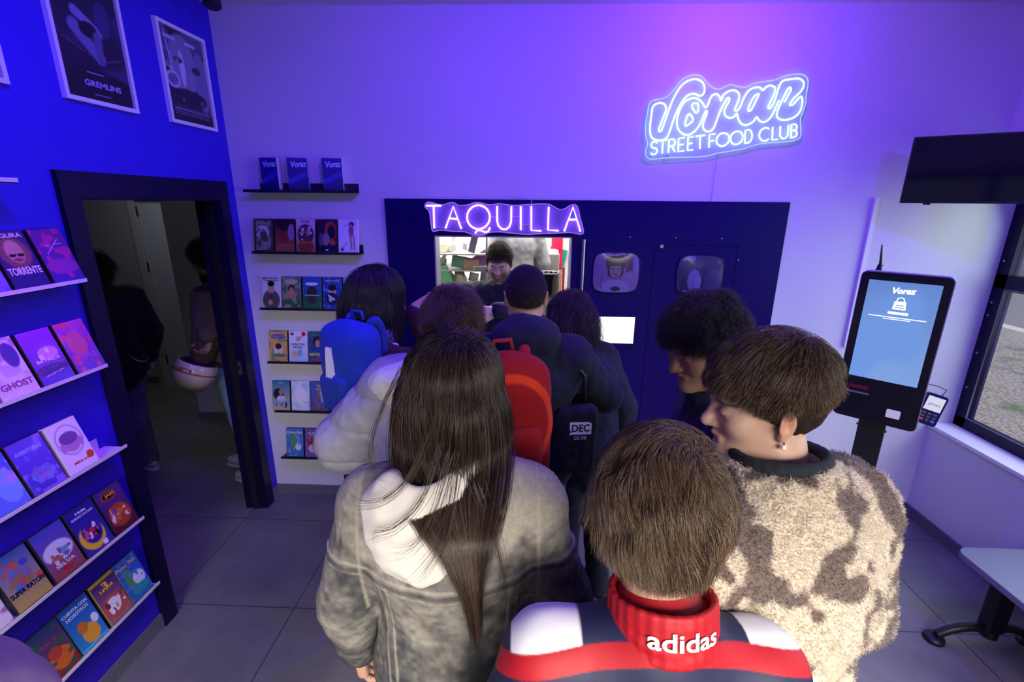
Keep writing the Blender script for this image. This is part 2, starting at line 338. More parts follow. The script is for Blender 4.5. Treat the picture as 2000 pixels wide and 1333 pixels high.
# outside the side window
gm = bpy.data.materials.new('gravel with thin grass'); gm.use_nodes = True; nt = gm.node_tree; b = nt.nodes['Principled BSDF']; b.inputs['Roughness'].default_value = .95
tc = nt.nodes.new('ShaderNodeTexCoord'); vo = nt.nodes.new('ShaderNodeTexVoronoi'); vo.inputs['Scale'].default_value = 22; nt.links.new(tc.outputs['Object'], vo.inputs['Vector'])
r1 = nt.nodes.new('ShaderNodeValToRGB'); r1.color_ramp.elements[0].color = (.42, .40, .37, 1); r1.color_ramp.elements[1].color = (.13, .12, .11, 1); nt.links.new(vo.outputs['Distance'], r1.inputs[0])
nn = nt.nodes.new('ShaderNodeTexNoise'); nn.inputs['Scale'].default_value = 1.6; nn.inputs['Detail'].default_value = 6; nt.links.new(tc.outputs['Object'], nn.inputs['Vector'])
r2 = nt.nodes.new('ShaderNodeValToRGB'); r2.color_ramp.elements[0].position = .56; r2.color_ramp.elements[1].position = .68; nt.links.new(nn.outputs[0], r2.inputs[0])
mx = nt.nodes.new('ShaderNodeMix'); mx.data_type = 'RGBA'; mx.inputs[7].default_value = (.10, .15, .05, 1); nt.links.new(r2.outputs[0], mx.inputs[0]); nt.links.new(r1.outputs[0], mx.inputs[6]); nt.links.new(mx.outputs[2], b.inputs['Base Color'])
bp = nt.nodes.new('ShaderNodeBump'); bp.inputs['Distance'].default_value = .03; nt.links.new(vo.outputs['Distance'], bp.inputs['Height']); nt.links.new(bp.outputs[0], b.inputs['Normal'])
tag(MB().box((2.87, -14, -.5), (9.4, 16, -.35)).build('ground', gm), 'grey gravel yard with thin grass outside the window', 'ground', kind='structure')
tag(MB().box((9.4, -14, -.5), (9.7, 16, -.22)).build('kerb', mat('pale concrete', (.5, .5, .5), .8, noise=.2)), 'pale concrete kerb beyond the gravel outside', 'kerb', kind='structure')
tag(MB().box((9.7, -14, -.5), (24, 16, -.33)).build('road', mat('asphalt', (.17, .18, .19), .9, noise=.3)), 'grey road beyond the gravel outside', 'road', kind='structure')
tag(MB().box((24, -14, -.4), (24.3, 16, 2.6)).build('wall_outside', mat('grey outside wall', (.35, .38, .36), .9, noise=.3)), 'grey wall across the road outside', 'wall', kind='structure')

# ------------------------------------------------------------------ picture ledges
m_ledge_b = mat('dark blue-black shelf metal', (.01, .01, .03), .4)
LZ = [2.098, 1.741, 1.394, 1.032, .675, .320]; BZ = [2.098, 1.738, 1.386, 1.028, .680, .330]
SHORT = ['first', 'second', 'third', 'fourth', 'fifth', 'lowest']
WORD = ['topmost', 'second from the top', 'third from the top', 'fourth from the top', 'fifth from the top', 'lowest']
for i, z in enumerate(LZ):
    t = thing('wall_shelf', 'white metal picture ledge on the blue wall, %s' % WORD[i], 'shelf', (LEFT, 1.2, z), 0, 'white ledges on the blue wall')
    y1 = .56 if i else .40
    MB().box((0, -.75, 0), (.10, y1, .003)).build('ledge_plate', m_wmetal, t)
    MB().box((.0975, -.75, 0), (.10, y1, .017)).build('front_lip', m_wmetal, t)
    MB().box((0, -.75, 0), (.003, y1-.03, .055)).build('back_rail', m_wmetal, t)
for i, z in enumerate(BZ):
    t = thing('wall_shelf', 'narrow black picture ledge on the white wall, %s' % WORD[i], 'shelf', (-1.365, BACK, z), 0, 'black ledges on the white wall')
    MB().box((-.332, -.085, 0), (.332, 0, .003)).build('ledge_plate', m_ledge_b, t)
    MB().box((-.332, -.085, 0), (.332, -.0825, .016)).build('front_lip', m_ledge_b, t)
    MB().box((-.27, -.003, 0), (.332, 0, .055)).build('back_rail', m_ledge_b, t)

# ------------------------------------------------------------------ video cases
m_case = mat('dark case plastic', (.02, .02, .03), .3); m_casew = mat('white case plastic', (.7, .7, .72), .35)
m_print = vmat('glossy printed cover', .28, noise=.12, nscale=140, coat=.2)
TM = {}
def tmat(c):
    k = tuple(round(x, 2) for x in c)
    if k not in TM: TM[k] = mat('title ink %02d' % len(TM), tuple(lin(c)), .4)
    return TM[k]
CW, CH, CT = .1245, .203, .022
def fig(x, y, s, skin, cloth, hair=(.15, .1, .08)):                        # generic little figure
    return [('e', x, y-s*.95, s*.75, s*.75, cloth), ('e', x, y+s*.12, s*.42, s*.34, hair), ('e', x, y, s*.32, s*.27, skin)]
def scatter(n, seed, box, cols, s=.07):
    g = random.Random(seed); out = []
    for _ in range(n): out.append(('e', g.uniform(box[0], box[2]), g.uniform(box[1], box[3]), g.uniform(.4, 1.2)*s, g.uniform(.3, .9)*s, g.choice(cols)))
    return out
def video_case(x, y, z, rz, lean, ops, titles, label, group, seed, edge=None, w=CW, h=CH):
    t = thing('video_case', label, 'video case', (x, y, z), 0, group); t.rotation_euler = (-R(lean), 0, R(rz))
    MB().box((-w/2, 0, 0), (w/2, CT, h), .002).build('case', edge or m_case, t)
    picture('cover', w-.004, h-.004, ops, t, m_print, 38, 58, seed, (0, -.0006, .002))
    for s_, ty, sz, c, *ex in titles:
        wd = ex[0] if ex else None
        text('title', s_, sz*h, tmat(c), t, (0, -.0014, ty*h), (90, 0, 0), .0004, bold=sz*h*.02, width=(wd*w if wd else None))
    return t
def lines(y0, n, c, w=.5, t=.008):                                      # unreadable small print
    return [('r', .5-w/2*(1-.15*(k % 2)), y0-k*.03, .5+w/2*(1-.15*(k % 2)), y0-k*.03+t, c) for k in range(n)]
WHT, BLK, YEL, RED = (.95, .95, .97), (.05, .05, .07), (.95, .8, .2), (.8, .12, .1)
LC = {   # blue wall: ledge -> (right edge of the case, picture, titles, look)
 1: [([('g', (.45, .15, .5), (.25, .12, .6)), ('n', 1, 5, .6, (.75, .15, .55)), ('e', .5, .3, .5, .14, (.6, .2, .6)), ('l', .25, .55, .75, .8, .02, (.8, .6, .9)), ('l', .3, .7, .8, .72, .012, (.8, .6, .9))]+lines(.93, 1, WHT, .7), [], 'dark violet video case with crossing light streaks'),
     ([('g', (.25, .15, .4), (.15, .08, .4)), ('e', .5, .62, .42, .26, (.5, .35, .3)), ('e', .5, .64, .24, .2, (.75, .6, .5)), ('e', .4, .58, .1, .03, BLK), ('e', .62, .58, .1, .03, BLK), ('e', .5, .5, .14, .03, (.5, .3, .3))]+lines(.2, 2, WHT, .6), [('SEGURA', .91, .10, WHT, .8), ('TORRENTE', .30, .17, WHT, .9)], 'purple video case with bald man and bold white lettering'),
     ([('g', (.85, .8, .9), (.4, .3, .8)), ('e', .5, .6, .4, .2, (.95, .9, .95)), ('n', 3, 4, .6, (.5, .4, .8))], [], 'pale video case with violet foot')],
 2: [([('g', (.75, .25, .7), (.4, .12, .7)), ('n', 4, 5, .55, (.9, .25, .5)), ('e', .45, .55, .3, .25, (.85, .35, .55))], [('TREMUE', .27, .16, (.75, .35, .8), .8)], 'magenta video case with faint red lettering'),
     ([('g', (.65, .2, .8), (.35, .15, .7)), ('e', .6, .55, .3, .12, (.9, .6, .9)), ('e', .35, .5, .07, .05, WHT), ('e', .6, .6, .06, .05, WHT), ('e', .5, .25, .5, .1, (.3, .1, .5)), ('l', .2, .15, .8, .2, .02, (.8, .6, .9))], [('BATALLA', .43, .08, WHT, .7)], 'violet video case with bright city lights'),
     ([('g', (.75, .45, .85), (.92, .88, .95)), ('n', 5, 4, .5, (.93, .9, .96)), ('e', .75, .7, .2, .22, (.35, .2, .6)), ('e', .3, .75, .2, .15, (.7, .35, .75))]+lines(.34, 1, (.6, .5, .8), .8), [('GHOST', .2, .15, (.6, .25, .45), .85)], 'white video case with thin red lettering and couple silhouette'),
     ([('g', (.3, .5, .8), (.2, .4, .7))], [], 'light blue video case at frame edge')],
 3: [([('g', (.93, .9, .93), (.93, .9, .93)), ('e', .5, .62, .42, .3, (.5, .35, .7)), ('e', .5, .62, .39, .28, (.93, .9, .93)), ('e', .5, .58, .3, .2, (.75, .5, .75)), ('e', .5, .66, .3, .12, (.45, .25, .6)), ('e', .2, .5, .08, .1, (.75, .5, .75)), ('e', .8, .52, .08, .1, (.75, .5, .75)), ('e', .85, .2, .12, .08, RED)], [('MIRA LO', .16, .06, RED, .5)], 'white video case with laughing face in ring'),
     ([('g', (.4, .25, .85), (.3, .2, .75)), ('n', 7, 6, .55, (.55, .4, .9)), ('e', .55, .3, .35, .13, (.5, .5, .85))]+scatter(14, 3, (.25, .2, .9, .42), [(.7, .7, .95), (.35, .5, .8), (.6, .3, .8)]), [('AVENTURAS', .78, .10, (.65, .7, .95), .75)], 'blue-violet video case crowded with little creatures'),
     ([('g', (.3, .35, .85), (.4, .5, .9)), ('e', .7, .4, .3, .3, (.5, .65, .95)), ('e', .15, .45, .2, .25, (.85, .3, .7)), ('n', 9, 6, .6, (.7, .6, .95))], [], 'light blue video case with pink figure')],
 4: [([('g', (.3, .15, .55), (.35, .12, .1)), ('e', .5, .35, .4, .25, (.7, .3, .15)), ('e', .45, .83, .3, .1, (.65, .3, .1)), ('e', .45, .83, .24, .07, BLK)]+scatter(16, 5, (.15, .2, .85, .5), [(.85, .45, .2), (.9, .85, .85), (.3, .35, .75), (.85, .3, .15)], .09), [('JAM', .83, .10, (.9, .6, .3), .35)], 'dark purple video case with toothed logo and orange players'),
     ([('g', (.15, .12, .55), (.25, .2, .6)), ('e', .45, .33, .42, .28, (.95, .8, .2)), ('e', .5, .42, .34, .26, (.2, .15, .55)), ('r', .62, .02, .8, .12, WHT)]+scatter(14, 6, (.25, .25, .75, .55), [(.85, .15, .2), (.95, .85, .8), (.8, .3, .5), BLK], .07), [('BUENAS NOCHES', .8, .06, (.85, .75, .9), .75), ('Hola', .88, .07, WHT, .35)], 'navy video case with big yellow crescent moon'),
     ([('g', (.25, .3, .75), (.6, .3, .25)), ('e', .5, .5, .45, .2, (.8, .85, .9))]+scatter(16, 7, (.2, .3, .85, .6), [(.75, .45, .25), (.9, .85, .8), (.4, .6, .75), (.6, .3, .5)], .09), [('REY', .14, .12, RED, .35), ('SELVA', .24, .09, (.9, .85, .85), .6)], 'blue video case with crowd of animals over red lettering'),
     ([('g', (.2, .35, .65), (.75, .65, .3)), ('e', .5, .5, .3, .2, (.5, .4, .6))]+scatter(18, 8, (.1, .35, .9, .8), [(.8, .3, .3), (.3, .5, .7), (.25, .3, .7), (.6, .45, .3)], .1), [('SUPER RATON', .3, .12, (.1, .07, .15), .92)], 'yellow and blue video case with black lettering'),
     ([('g', (.85, .85, .9), (.9, .85, .85)), ('n', 9, 5, .6, (.7, .5, .6))], [], 'white video case with pink blotches')],
 5: [([('g', (.2, .35, .75), (.15, .45, .65)), ('e', .4, .5, .18, .25, (.3, .6, .3)), ('e', .72, .42, .24, .16, (.85, .88, .92)), ('n', 12, 7, .62, (.35, .5, .75)), ('e', .6, .2, .35, .1, (.2, .6, .6))], [('Peter Pan', .83, .12, (.8, .65, .35), .8)], 'teal and blue video case with golden script, at right end'),
     ([('g', (.15, .1, .45), (.7, .45, .4)), ('e', .5, .32, .45, .25, (.75, .35, .3)), ('e', .45, .34, .25, .16, (.95, .92, .92)), ('r', 0, 0, .03, 1, YEL), ('r', .97, 0, 1, 1, YEL), ('r', 0, .93, 1, 1, (.75, .6, .15))]+scatter(10, 9, (.2, .15, .9, .5), [(.9, .5, .2), (.5, .15, .2), WHT], .08), [('3', .8, .2, YEL, .2), ('La peli', .74, .09, YEL, .5)], 'yellow-edged dark video case with white beast'),
     ([('g', (.15, .3, .65), (.2, .55, .75)), ('e', .55, .25, .28, .2, (.9, .65, .2)), ('e', .4, .45, .16, .12, (.8, .45, .15)), ('e', .85, .45, .12, .1, (.85, .9, .95)), ('r', 0, 0, 1, .06, (.3, .7, .85))], [('CUENTA CON', .86, .09, (.75, .85, .95), .85), ('NOSOTROS', .76, .09, (.75, .85, .95), .75)], 'blue video case with orange bear-like shape'),
     ([('g', (.12, .25, .45), (.5, .2, .15)), ('e', .6, .3, .35, .2, (.8, .4, .15)), ('n', 15, 6, .6, (.2, .35, .3)), ('e', .5, .45, .2, .12, (.7, .25, .2))], [('Selva', .7, .09, (.6, .2, .4), .5)], 'dark green video case with orange figures'),
     ([('g', (.2, .2, .3), (.3, .2, .3))], [], 'dark video case half hidden by beige sleeve')]}
EDGES = {1: (1.773, 1.636, 1.502), 2: (1.771, 1.637, 1.503, 1.37), 3: (1.643, 1.505, 1.374), 4: (1.752, 1.622, 1.490, 1.355, 1.218), 5: (1.742, 1.632, 1.501, 1.377, 1.245)}
for i, row in LC.items():
    for j, (ops, ti, lb) in enumerate(row):
        wd = min(CW, .122); yr = EDGES[i][j]
        video_case(LEFT+.087, yr-wd/2-.002, LZ[i]+.0105, 90, 17.5, ops, ti, '%s, %s ledge of blue wall' % (lb, SHORT[i]), 'video cases on the blue wall', i*10+j, m_casew if 'white video' in lb else m_case, w=wd)
# white box on the topmost white ledge
tag(MB().box((LEFT+.005, 1.0, 2.1015), (LEFT+.085, 1.535, 2.128), .002).build('media_box', m_casew), 'flat white box lying on the topmost white ledge', 'box')

# three blue boxes with a script name on the topmost black ledge
m_bluebox = vmat('blue box print', .35)
for k, (x, rz, lb) in enumerate(((-1.543, -8, 'leftmost'), (-1.371, 16, 'middle'), (-1.165, 16, 'rightmost'))):
    t = thing('display_box', 'blue display box with white script name, %s of the three on the topmost black ledge' % lb, 'box', (x, 2.912, 2.1015), R(rz), 'blue boxes on the black ledge')
    MB().box((-.056, 0, 0), (.056, .034, .192), .002).build('case', m_casew, t)
    picture('cover', .110, .190, [('g', (.12, .10, .55), (.10, .08, .42)), ('l', -.1, .25, 1.1, .6, .16, (.20, .18, .68)), ('r', 0, 0, 1, .18, (.09, .07, .38))], t, m_bluebox, 16, 30, k, (0, -.0006, .001))
    text('title', 'Voraz', .046, tmat((.75, .75, .95)), t, (.004, -.0013, .155), (90, -4, 0), .0004, bold=.0013, shear=.25, width=.086)

BC = {
 1: [([('g', (.25, .25, .25), (.2, .2, .18)), ('r', .1, .06, .9, .94, (.55, .55, .5)), ('e', .5, .6, .35, .2, (.75, .78, .8)), ('e', .5, .5, .2, .15, (.3, .28, .22)), ('n', 2, 7, .6, (.35, .33, .25)), ('e', .5, .64, .08, .06, (.6, .45, .35))]+lines(.88, 2, (.75, .7, .6), .6), [], 'black-edged video case with soldier on pale ground'),
     ([('g', (.25, .12, .15), (.6, .35, .25)), ('e', .5, .6, .32, .3, (.5, .2, .17)), ('e', .5, .85, .45, .2, (.18, .1, .15)), ('e', .85, .6, .18, .25, (.6, .5, .6)), ('r', .1, .2, .9, .22, (.8, .6, .3))], [], 'brown-red video case with big face in profile'),
     ([('g', (.85, .78, .78), (.6, .35, .25)), ('e', .5, .55, .42, .3, (.3, .2, .28)), ('e', .5, .2, .42, .18, (.5, .25, .15)), ('e', .35, .65, .1, .1, (.75, .6, .55)), ('e', .65, .62, .1, .1, (.75, .6, .55))]+scatter(14, 13, (.15, .3, .85, .75), [(.7, .5, .45), (.25, .18, .3), (.85, .8, .8)], .07), [('El Club', .92, .09, (.3, .1, .1), .4), ('Medianoche', .3, .07, (.75, .5, .25), .7)], 'cream-edged video case with crowd in brown tones'),
     ([('g', (.15, .08, .15), (.1, .07, .15)), ('e', .7, .65, .32, .3, (.6, .25, .12)), ('e', .75, .62, .2, .2, (.12, .06, .1)), ('e', .45, .4, .2, .18, (.55, .45, .5)), ('e', .2, .4, .12, .2, (.4, .3, .35)), ('e', .8, .3, .15, .08, (.7, .35, .15))], [('M', .08, .08, WHT, .12)], 'black video case with orange glow and white figures'),
     ([('g', (.92, .9, .94), (.9, .88, .92)), ('e', .68, .86, .15, .08, (.4, .25, .3)), ('e', .66, .66, .13, .18, (.6, .4, .45)), ('l', .62, .5, .68, .12, .06, (.7, .5, .52)), ('l', .78, .5, .84, .1, .05, (.7, .5, .52)), ('l', .1, .1, .45, .3, .02, (.3, .2, .4)), ('e', .2, .1, .1, .04, (.4, .3, .45))], [('ALGO PASA', .82, .06, (.75, .7, .85), .45)], 'white video case with tall slim woman')],
 2: [([('g', (.85, .87, .88), (.75, .76, .75)), ('e', .5, .25, .46, .32, (.33, .34, .32)), ('e', .5, .62, .17, .17, (.75, .58, .5)), ('e', .5, .77, .19, .09, (.12, .1, .1)), ('l', .5, .45, .5, .3, .05, (.25, .2, .2)), ('e', .45, .18, .12, .08, (.75, .6, .5))], [('MENTIROSO', .93, .08, (.1, .1, .15), .85), ('COMPULSIVO', .86, .07, (.1, .1, .15), .85)], 'white video case with man in grey suit'),
     ([('g', (.35, .5, .45), (.2, .35, .2)), ('n', 1, 7, .5, (.5, .6, .45)), ('e', .5, .6, .2, .14, (.3, .2, .15)), ('e', .5, .45, .3, .12, (.7, .5, .4)), ('e', .5, .56, .12, .1, (.75, .55, .45)), ('e', .5, .84, .35, .08, (.75, .7, .6))], [], 'green jungle video case with bare-armed figure'),
     ([('g', (.2, .35, .7), (.15, .4, .2)), ('r', 0, 0, 1, .42, (.12, .42, .25)), ('e', .5, .5, .28, .22, (.2, .15, .2)), ('e', .5, .3, .25, .15, (.25, .2, .2)), ('e', .5, .78, .35, .05, (.85, .9, .95)), ('r', .1, .41, .9, .43, (.8, .85, .95))], [], 'blue over green video case with dark huddled group'),
     ([('g', (.15, .3, .6), (.1, .25, .6)), ('n', 3, 6, .55, (.25, .5, .8)), ('e', .5, .56, .2, .16, (.8, .65, .6)), ('e', .5, .67, .23, .1, (.1, .08, .12)), ('e', .45, .32, .35, .2, (.1, .1, .25)), ('l', .3, .42, .6, .3, .05, WHT), ('e', .4, .3, .1, .08, (.6, .75, .9))], [('HARRY POTTER', .87, .09, (.75, .7, .75), .75)], 'deep blue video case with dark-haired child'),
     ([('g', (.5, .65, .85), (.85, .8, .7)), ('e', .5, .45, .4, .25, (.8, .6, .3)), ('e', .4, .35, .2, .15, (.95, .9, .85))]+scatter(8, 15, (.1, .3, .9, .6), [(.85, .5, .2), WHT, (.4, .5, .7)], .1), [('SISSI', .85, .13, WHT, .7)], 'light blue and yellow video case beside woman')],
 3: [([('g', (.9, .68, .35), (.85, .6, .35)), ('e', .5, .82, .4, .08, (.35, .25, .6)), ('e', .5, .4, .25, .2, (.85, .8, .75)), ('e', .5, .5, .18, .1, (.2, .18, .15)), ('n', 1, 6, .66, (.4, .6, .45)), ('e', .5, .2, .4, .06, (.35, .5, .4))], [('MERLIN', .82, .09, (.6, .5, .85), .6)], 'orange video case with violet title patch'),
     ([('g', (.9, .92, .95), (.65, .8, .9)), ('e', .18, .92, .1, .05, (.6, .2, .1)), ('e', .82, .92, .12, .07, RED), ('e', .5, .76, .12, .09, (.85, .65, .6)), ('l', .5, .7, .75, .85, .03, (.85, .3, .3)), ('e', .35, .25, .2, .12, (.85, .7, .5)), ('e', .6, .3, .12, .12, (.45, .65, .85))], [('DOBLE POR', .57, .09, (.15, .12, .2), .75), ('GADGET', .48, .09, (.15, .12, .2), .55)], 'white video case with dark central lettering and red badge'),
     ([('g', (.2, .35, .5), (.15, .25, .5)), ('n', 5, 6, .6, (.25, .5, .35)), ('e', .5, .66, .28, .2, (.22, .12, .14)), ('e', .5, .6, .15, .13, (.75, .55, .5)), ('e', .5, .4, .35, .1, (.2, .25, .6)), ('r', .08, .04, .9, .16, (.45, .3, .35))], [('MATILDA', .25, .13, (.85, .82, .5), .88)], 'blue-green video case with long-haired child'),
     ([('g', (.2, .25, .5), (.15, .2, .4)), ('e', .5, .5, .3, .3, (.5, .5, .6))], [], 'dark blue video case behind blue backpack')],
 4: [([('g', (.15, .5, .6), (.75, .7, .6)), ('e', .35, .55, .3, .2, (.12, .15, .25)), ('e', .5, .62, .13, .1, (.7, .5, .4)), ('e', .5, .4, .25, .1, (.75, .8, .85)), ('r', 0, .2, 1, .3, (.45, .65, .8))]+scatter(6, 17, (.1, .08, .9, .2), [(.2, .2, .25), WHT, (.6, .4, .3)], .08), [('Agua', .93, .06, (.8, .9, .9), .3)], 'teal video case with long-haired figure over snow'),
     ([('g', (.88, .9, .92), (.85, .88, .9)), ('n', 3, 6, .55, (.7, .82, .88)), ('e', .55, .5, .3, .3, (.92, .93, .93)), ('l', .6, .3, .9, .28, .02, (.85, .65, .5))], [], 'nearly all white video case'),
     ([('g', (.25, .4, .7), (.35, .35, .55)), ('e', .7, .55, .2, .25, (.6, .7, .8)), ('e', .4, .35, .2, .3, (.5, .4, .45)), ('n', 4, 7, .62, (.3, .3, .6)), ('r', .05, .02, .95, .06, (.6, .3, .2))], [('TOY', .84, .12, YEL, .35), ('STORY', .73, .09, YEL, .38)], 'blue video case with small yellow block lettering'),
     ([('g', (.12, .08, .15), (.35, .15, .1)), ('e', .6, .4, .25, .3, (.5, .15, .12)), ('l', .3, .3, .7, .6, .03, (.85, .8, .8)), ('r', 0, .02, 1, .06, YEL)], [], 'dark red video case beside keyring')],
 5: [([('g', (.3, .5, .8), (.25, .45, .65)), ('e', .45, .55, .22, .25, (.35, .6, .35)), ('e', .7, .35, .18, .13, (.85, .88, .9)), ('n', 6, 7, .62, (.45, .65, .85))], [('Peter Pan', .85, .12, (.9, .85, .6), .85)], 'sky-blue video case with pale script, leftmost'),
     ([('g', (.4, .35, .6), (.5, .35, .6)), ('e', .5, .55, .35, .15, (.6, .15, .15)), ('e', .5, .3, .3, .15, (.85, .7, .7)), ('n', 7, 7, .62, (.5, .4, .65))], [('ALICIA', .83, .11, (.85, .8, .5), .7), ('MARAVILLAS', .6, .09, RED, .8)], 'purple video case with red arched lettering'),
     ([('g', (.3, .5, .75), (.35, .55, .3)), ('e', .5, .45, .28, .22, (.45, .4, .3)), ('e', .85, .5, .16, .5, (.85, .65, .2)), ('n', 8, 7, .6, (.35, .6, .4)), ('e', .45, .55, .1, .08, (.9, .88, .85))], [('Guido', .78, .1, (.85, .85, .9), .5)], 'blue and green video case with yellow curtain edge'),
     ([('g', (.25, .2, .3), (.3, .12, .15)), ('e', .3, .3, .2, .2, (.75, .2, .15)), ('e', .7, .35, .3, .25, (.2, .2, .35))], [('Pinocho', .83, .12, (.9, .82, .5), .8)], 'dark video case with golden script beside grey puffer')]}
for i, row in BC.items():
    x0 = -1.698 if i != 5 else -1.668
    if i == 4: x0 = -1.72
    for j, (ops, ti, lb) in enumerate(row):
        wd = .122; px = x0+.131*j+(.004 if i < 4 else 0)
        if i == 4 and j == 3: px += .015
        video_case(max(px+.064, -1.735), BACK-.066, BZ[i]+.0085, 0, 11, ops, ti, '%s, %s ledge of white wall' % (lb, SHORT[i]), 'video cases on the white wall', 100+i*10+j, m_casew if 'white video' in lb else m_case, w=wd)

# ------------------------------------------------------------------ framed posters on the blue wall
m_frame = mat('white poster frame', (.80, .80, .82), .4); m_poster = vmat('poster print', .22, coat=.3)
def poster(y0, y1, z0, z1, ops, label, seed, titles=()):
    t = thing('framed_poster', label, 'poster', (LEFT, (y0+y1)/2, z0), R(90), 'framed posters high on the blue wall'); w = y1-y0; h = z1-z0; b = .016
    MB().box((-w/2, -.02, 0), (-w/2+b, 0, h)).box((w/2-b, -.02, 0), (w/2, 0, h)).box((-w/2+b, -.02, 0), (w/2-b, 0, b)).box((-w/2+b, -.02, h-b), (w/2-b, 0, h)).build('frame', m_frame, t)
    picture('print', w-2*b, h-2*b, ops, t, m_poster, 60, 80, seed, (0, -.008, b))
    for s_, ty, sz, c, wd, dx in titles: text('title', s_, sz*h, tmat(c), t, (dx*w, -.0095, ty*h), (90, 0, 0), .0004, bold=sz*h*.03, width=wd*w)
    return t
poster(2.503, 2.859, 2.423, 2.882, [('g', (.35, .35, .5), (.08, .08, .12)), ('n', 2, 3, .55, (.12, .12, .2)), ('e', .45, .62, .3, .34, (.5, .5, .62)), ('e', .42, .60, .06, .2, (.75, .75, .85)), ('e', .35, .68, .1, .03, (.15, .15, .25)), ('e', .85, .5, .16, .34, (.45, .45, .58)), ('e', .75, .62, .1, .04, (.15, .15, .25)),
        ('l', .12, .95, .2, .55, .012, (.75, .75, .85)), ('l', .05, .6, .2, .55, .015, (.75, .75, .85)), ('e', .18, .45, .15, .09, (.7, .7, .8)), ('e', .18, .45, .11, .06, (.4, .4, .55)), ('e', .5, .28, .4, .1, (.1, .1, .15)), ('n', 4, 9, .72, (.55, .5, .55)), ('e', .5, .06, .6, .08, (.05, .05, .08)), ('r', .1, .13, .9, .145, (.4, .4, .5)), ('r', .1, .10, .9, .112, (.4, .4, .5)), ('r', .1, .07, .9, .082, (.35, .35, .45)), ('r', .1, .88, .35, .91, (.7, .7, .8)), ('r', .55, .88, .8, .91, (.7, .7, .8))],
       'white-framed dark film poster with large grey faces, nearest the room corner', 5)
poster(1.942, 2.295, 2.423, 2.882, [('g', (.14, .14, .25), (.03, .03, .06)), ('n', 3, 3, .6, (.2, .2, .35)), ('l', .3, .62, .6, .4, .10, (.42, .42, .6)), ('l', .35, .75, .65, .62, .07, (.5, .5, .68)), ('e', .5, .62, .13, .07, (.04, .04, .08)), ('l', .6, .4, .62, .58, .07, (.35, .35, .52)), ('l', .1, .5, .45, .40, .008, (.5, .25, .25)), ('l', .6, .36, .95, .44, .01, (.4, .25, .3)), ('e', .75, .75, .12, .15, (.2, .2, .4)), ('e', .5, .12, .6, .16, (.02, .02, .04)), ('r', .35, .235, .6, .245, (.5, .5, .65)), ('r', .4, .05, .65, .06, (.4, .4, .55))],
       'white-framed black poster with pale open box shape and small white title', 6, [('GREMLINS', .17, .065, (.65, .62, .85), .5, .05)])
poster(1.38, 1.735, 2.423, 2.882, [('g', (.2, .2, .3), (.1, .1, .2)), ('n', 3, 3, .6, (.3, .3, .45))], 'white-framed poster cut off at left frame edge', 7)

# ------------------------------------------------------------------ black ceiling spotlights
def spot_head(x, y, d, label, lit=True):
    t = thing('ceiling_spotlight', label, 'spotlight', (x, y, CEIL), 0, 'black ceiling spotlights'); d = Vector(d).normalized(); p = Vector((0, 0, -.05 if lit else -.065))
    MB().cyl((0, 0, 0), (0, 0, -.02), .045, 24).build('ceiling_rose', m_dark, t)
    MB().cyl((0, 0, -.02), (0, 0, -.055), .01).build('stem', m_dark, t)
    MB().tube([p-d*.045, p-d*.04, p+d*.035, p+d*.04], [.03, .036, .042, .040], 24).build('housing', m_dark, t, True)
    MB().cyl(p+d*.0401, p+d*.042, .034, 24).build('lens', glow('violet lamp lens', (.35, .1, 1), 8) if lit else m_dark, t)
spot_head(-1.60, 2.68, (.1, -.3, -1), 'black spotlight on the ceiling in the left room corner', False)
for q in ((1.0, 2.12), (-1.05, 1.25), (-.2, 1.45), (2.1, 1.1)): spot_head(q[0], q[1], (.1, .6, -1), 'black ceiling spotlight above the frame, over the %s' % {1.0: 'neon script sign', -1.05: 'doorway', -.2: 'hatch', 2.1: 'low table'}[q[0]])

# ------------------------------------------------------------------ black hatch panel in the back wall
t = thing('hatch_panel', 'large glossy black wall panel around the serving hatch and screens', 'panel', (0, BACK, 0)); pn = t
V0 = -.012
b_ = MB().box((PX0, V0, PZ0), (HX0, .10, PZ1)).box((HX0, V0, HZ1), (HX1, .10, PZ1)).box((HX0, V0, PZ0), (HX1, .10, HZ0))
b_.box((HX1, V0, PZ0), (.30, .10, PZ1)).box((.303, V0, PZ0), (.755, .10, 1.812)).box((.758, V0, PZ0), (1.25, .10, 1.812)).box((1.253, V0, PZ0), (PX1, .10, PZ1)).box((.30, V0, 1.815), (1.253, .10, PZ1)).box((.30, V0+.01, PZ0), (1.26, .09, 1.82))
b_.build('panel_board', m_panel, t)
MB().box((HX0-.004, -.016, HZ0), (HX0+.004, .12, HZ1)).box((HX1-.004, -.016, HZ0), (HX1+.004, .12, HZ1)).box((HX0, -.016, HZ1-.004), (HX1, .12, HZ1+.004)).build('hatch_frame', mat('pale aluminium edging', (.5, .5, .52), .35, metal=.6), t)
MB().box((HX0-.03, -.17, HZ0-.03), (HX1+.03, .24, HZ0), .004).build('hatch_counter', m_steel, t)
MB().cyl((.325, -.045, 1.33), (.325, -.045, 1.845), .009, 14).cyl((.325, -.045, 1.36), (.325, 0, 1.36), .006).cyl((.325, -.045, 1.82), (.325, 0, 1.82), .006).build('pull_bar', m_steel, t)
for x, z in ((.604, 1.86), (.877, 1.86), (1.149, 1.858), (1.264, 1.731), (1.265, 1.494)): MB().cyl((x, V0, z), (x, V0-.004, z), .004, 10).build('screw', m_steel, t)
MB().cyl((.797, V0, 1.808), (.797, V0-.008, 1.808), .011, 18).build('lock', m_steel, t)
def crt(u, v): return u*(1-.13*v**4-.0*abs(v)), v*(1-.13*u**4)
SKIN = (.62, .5, .6)
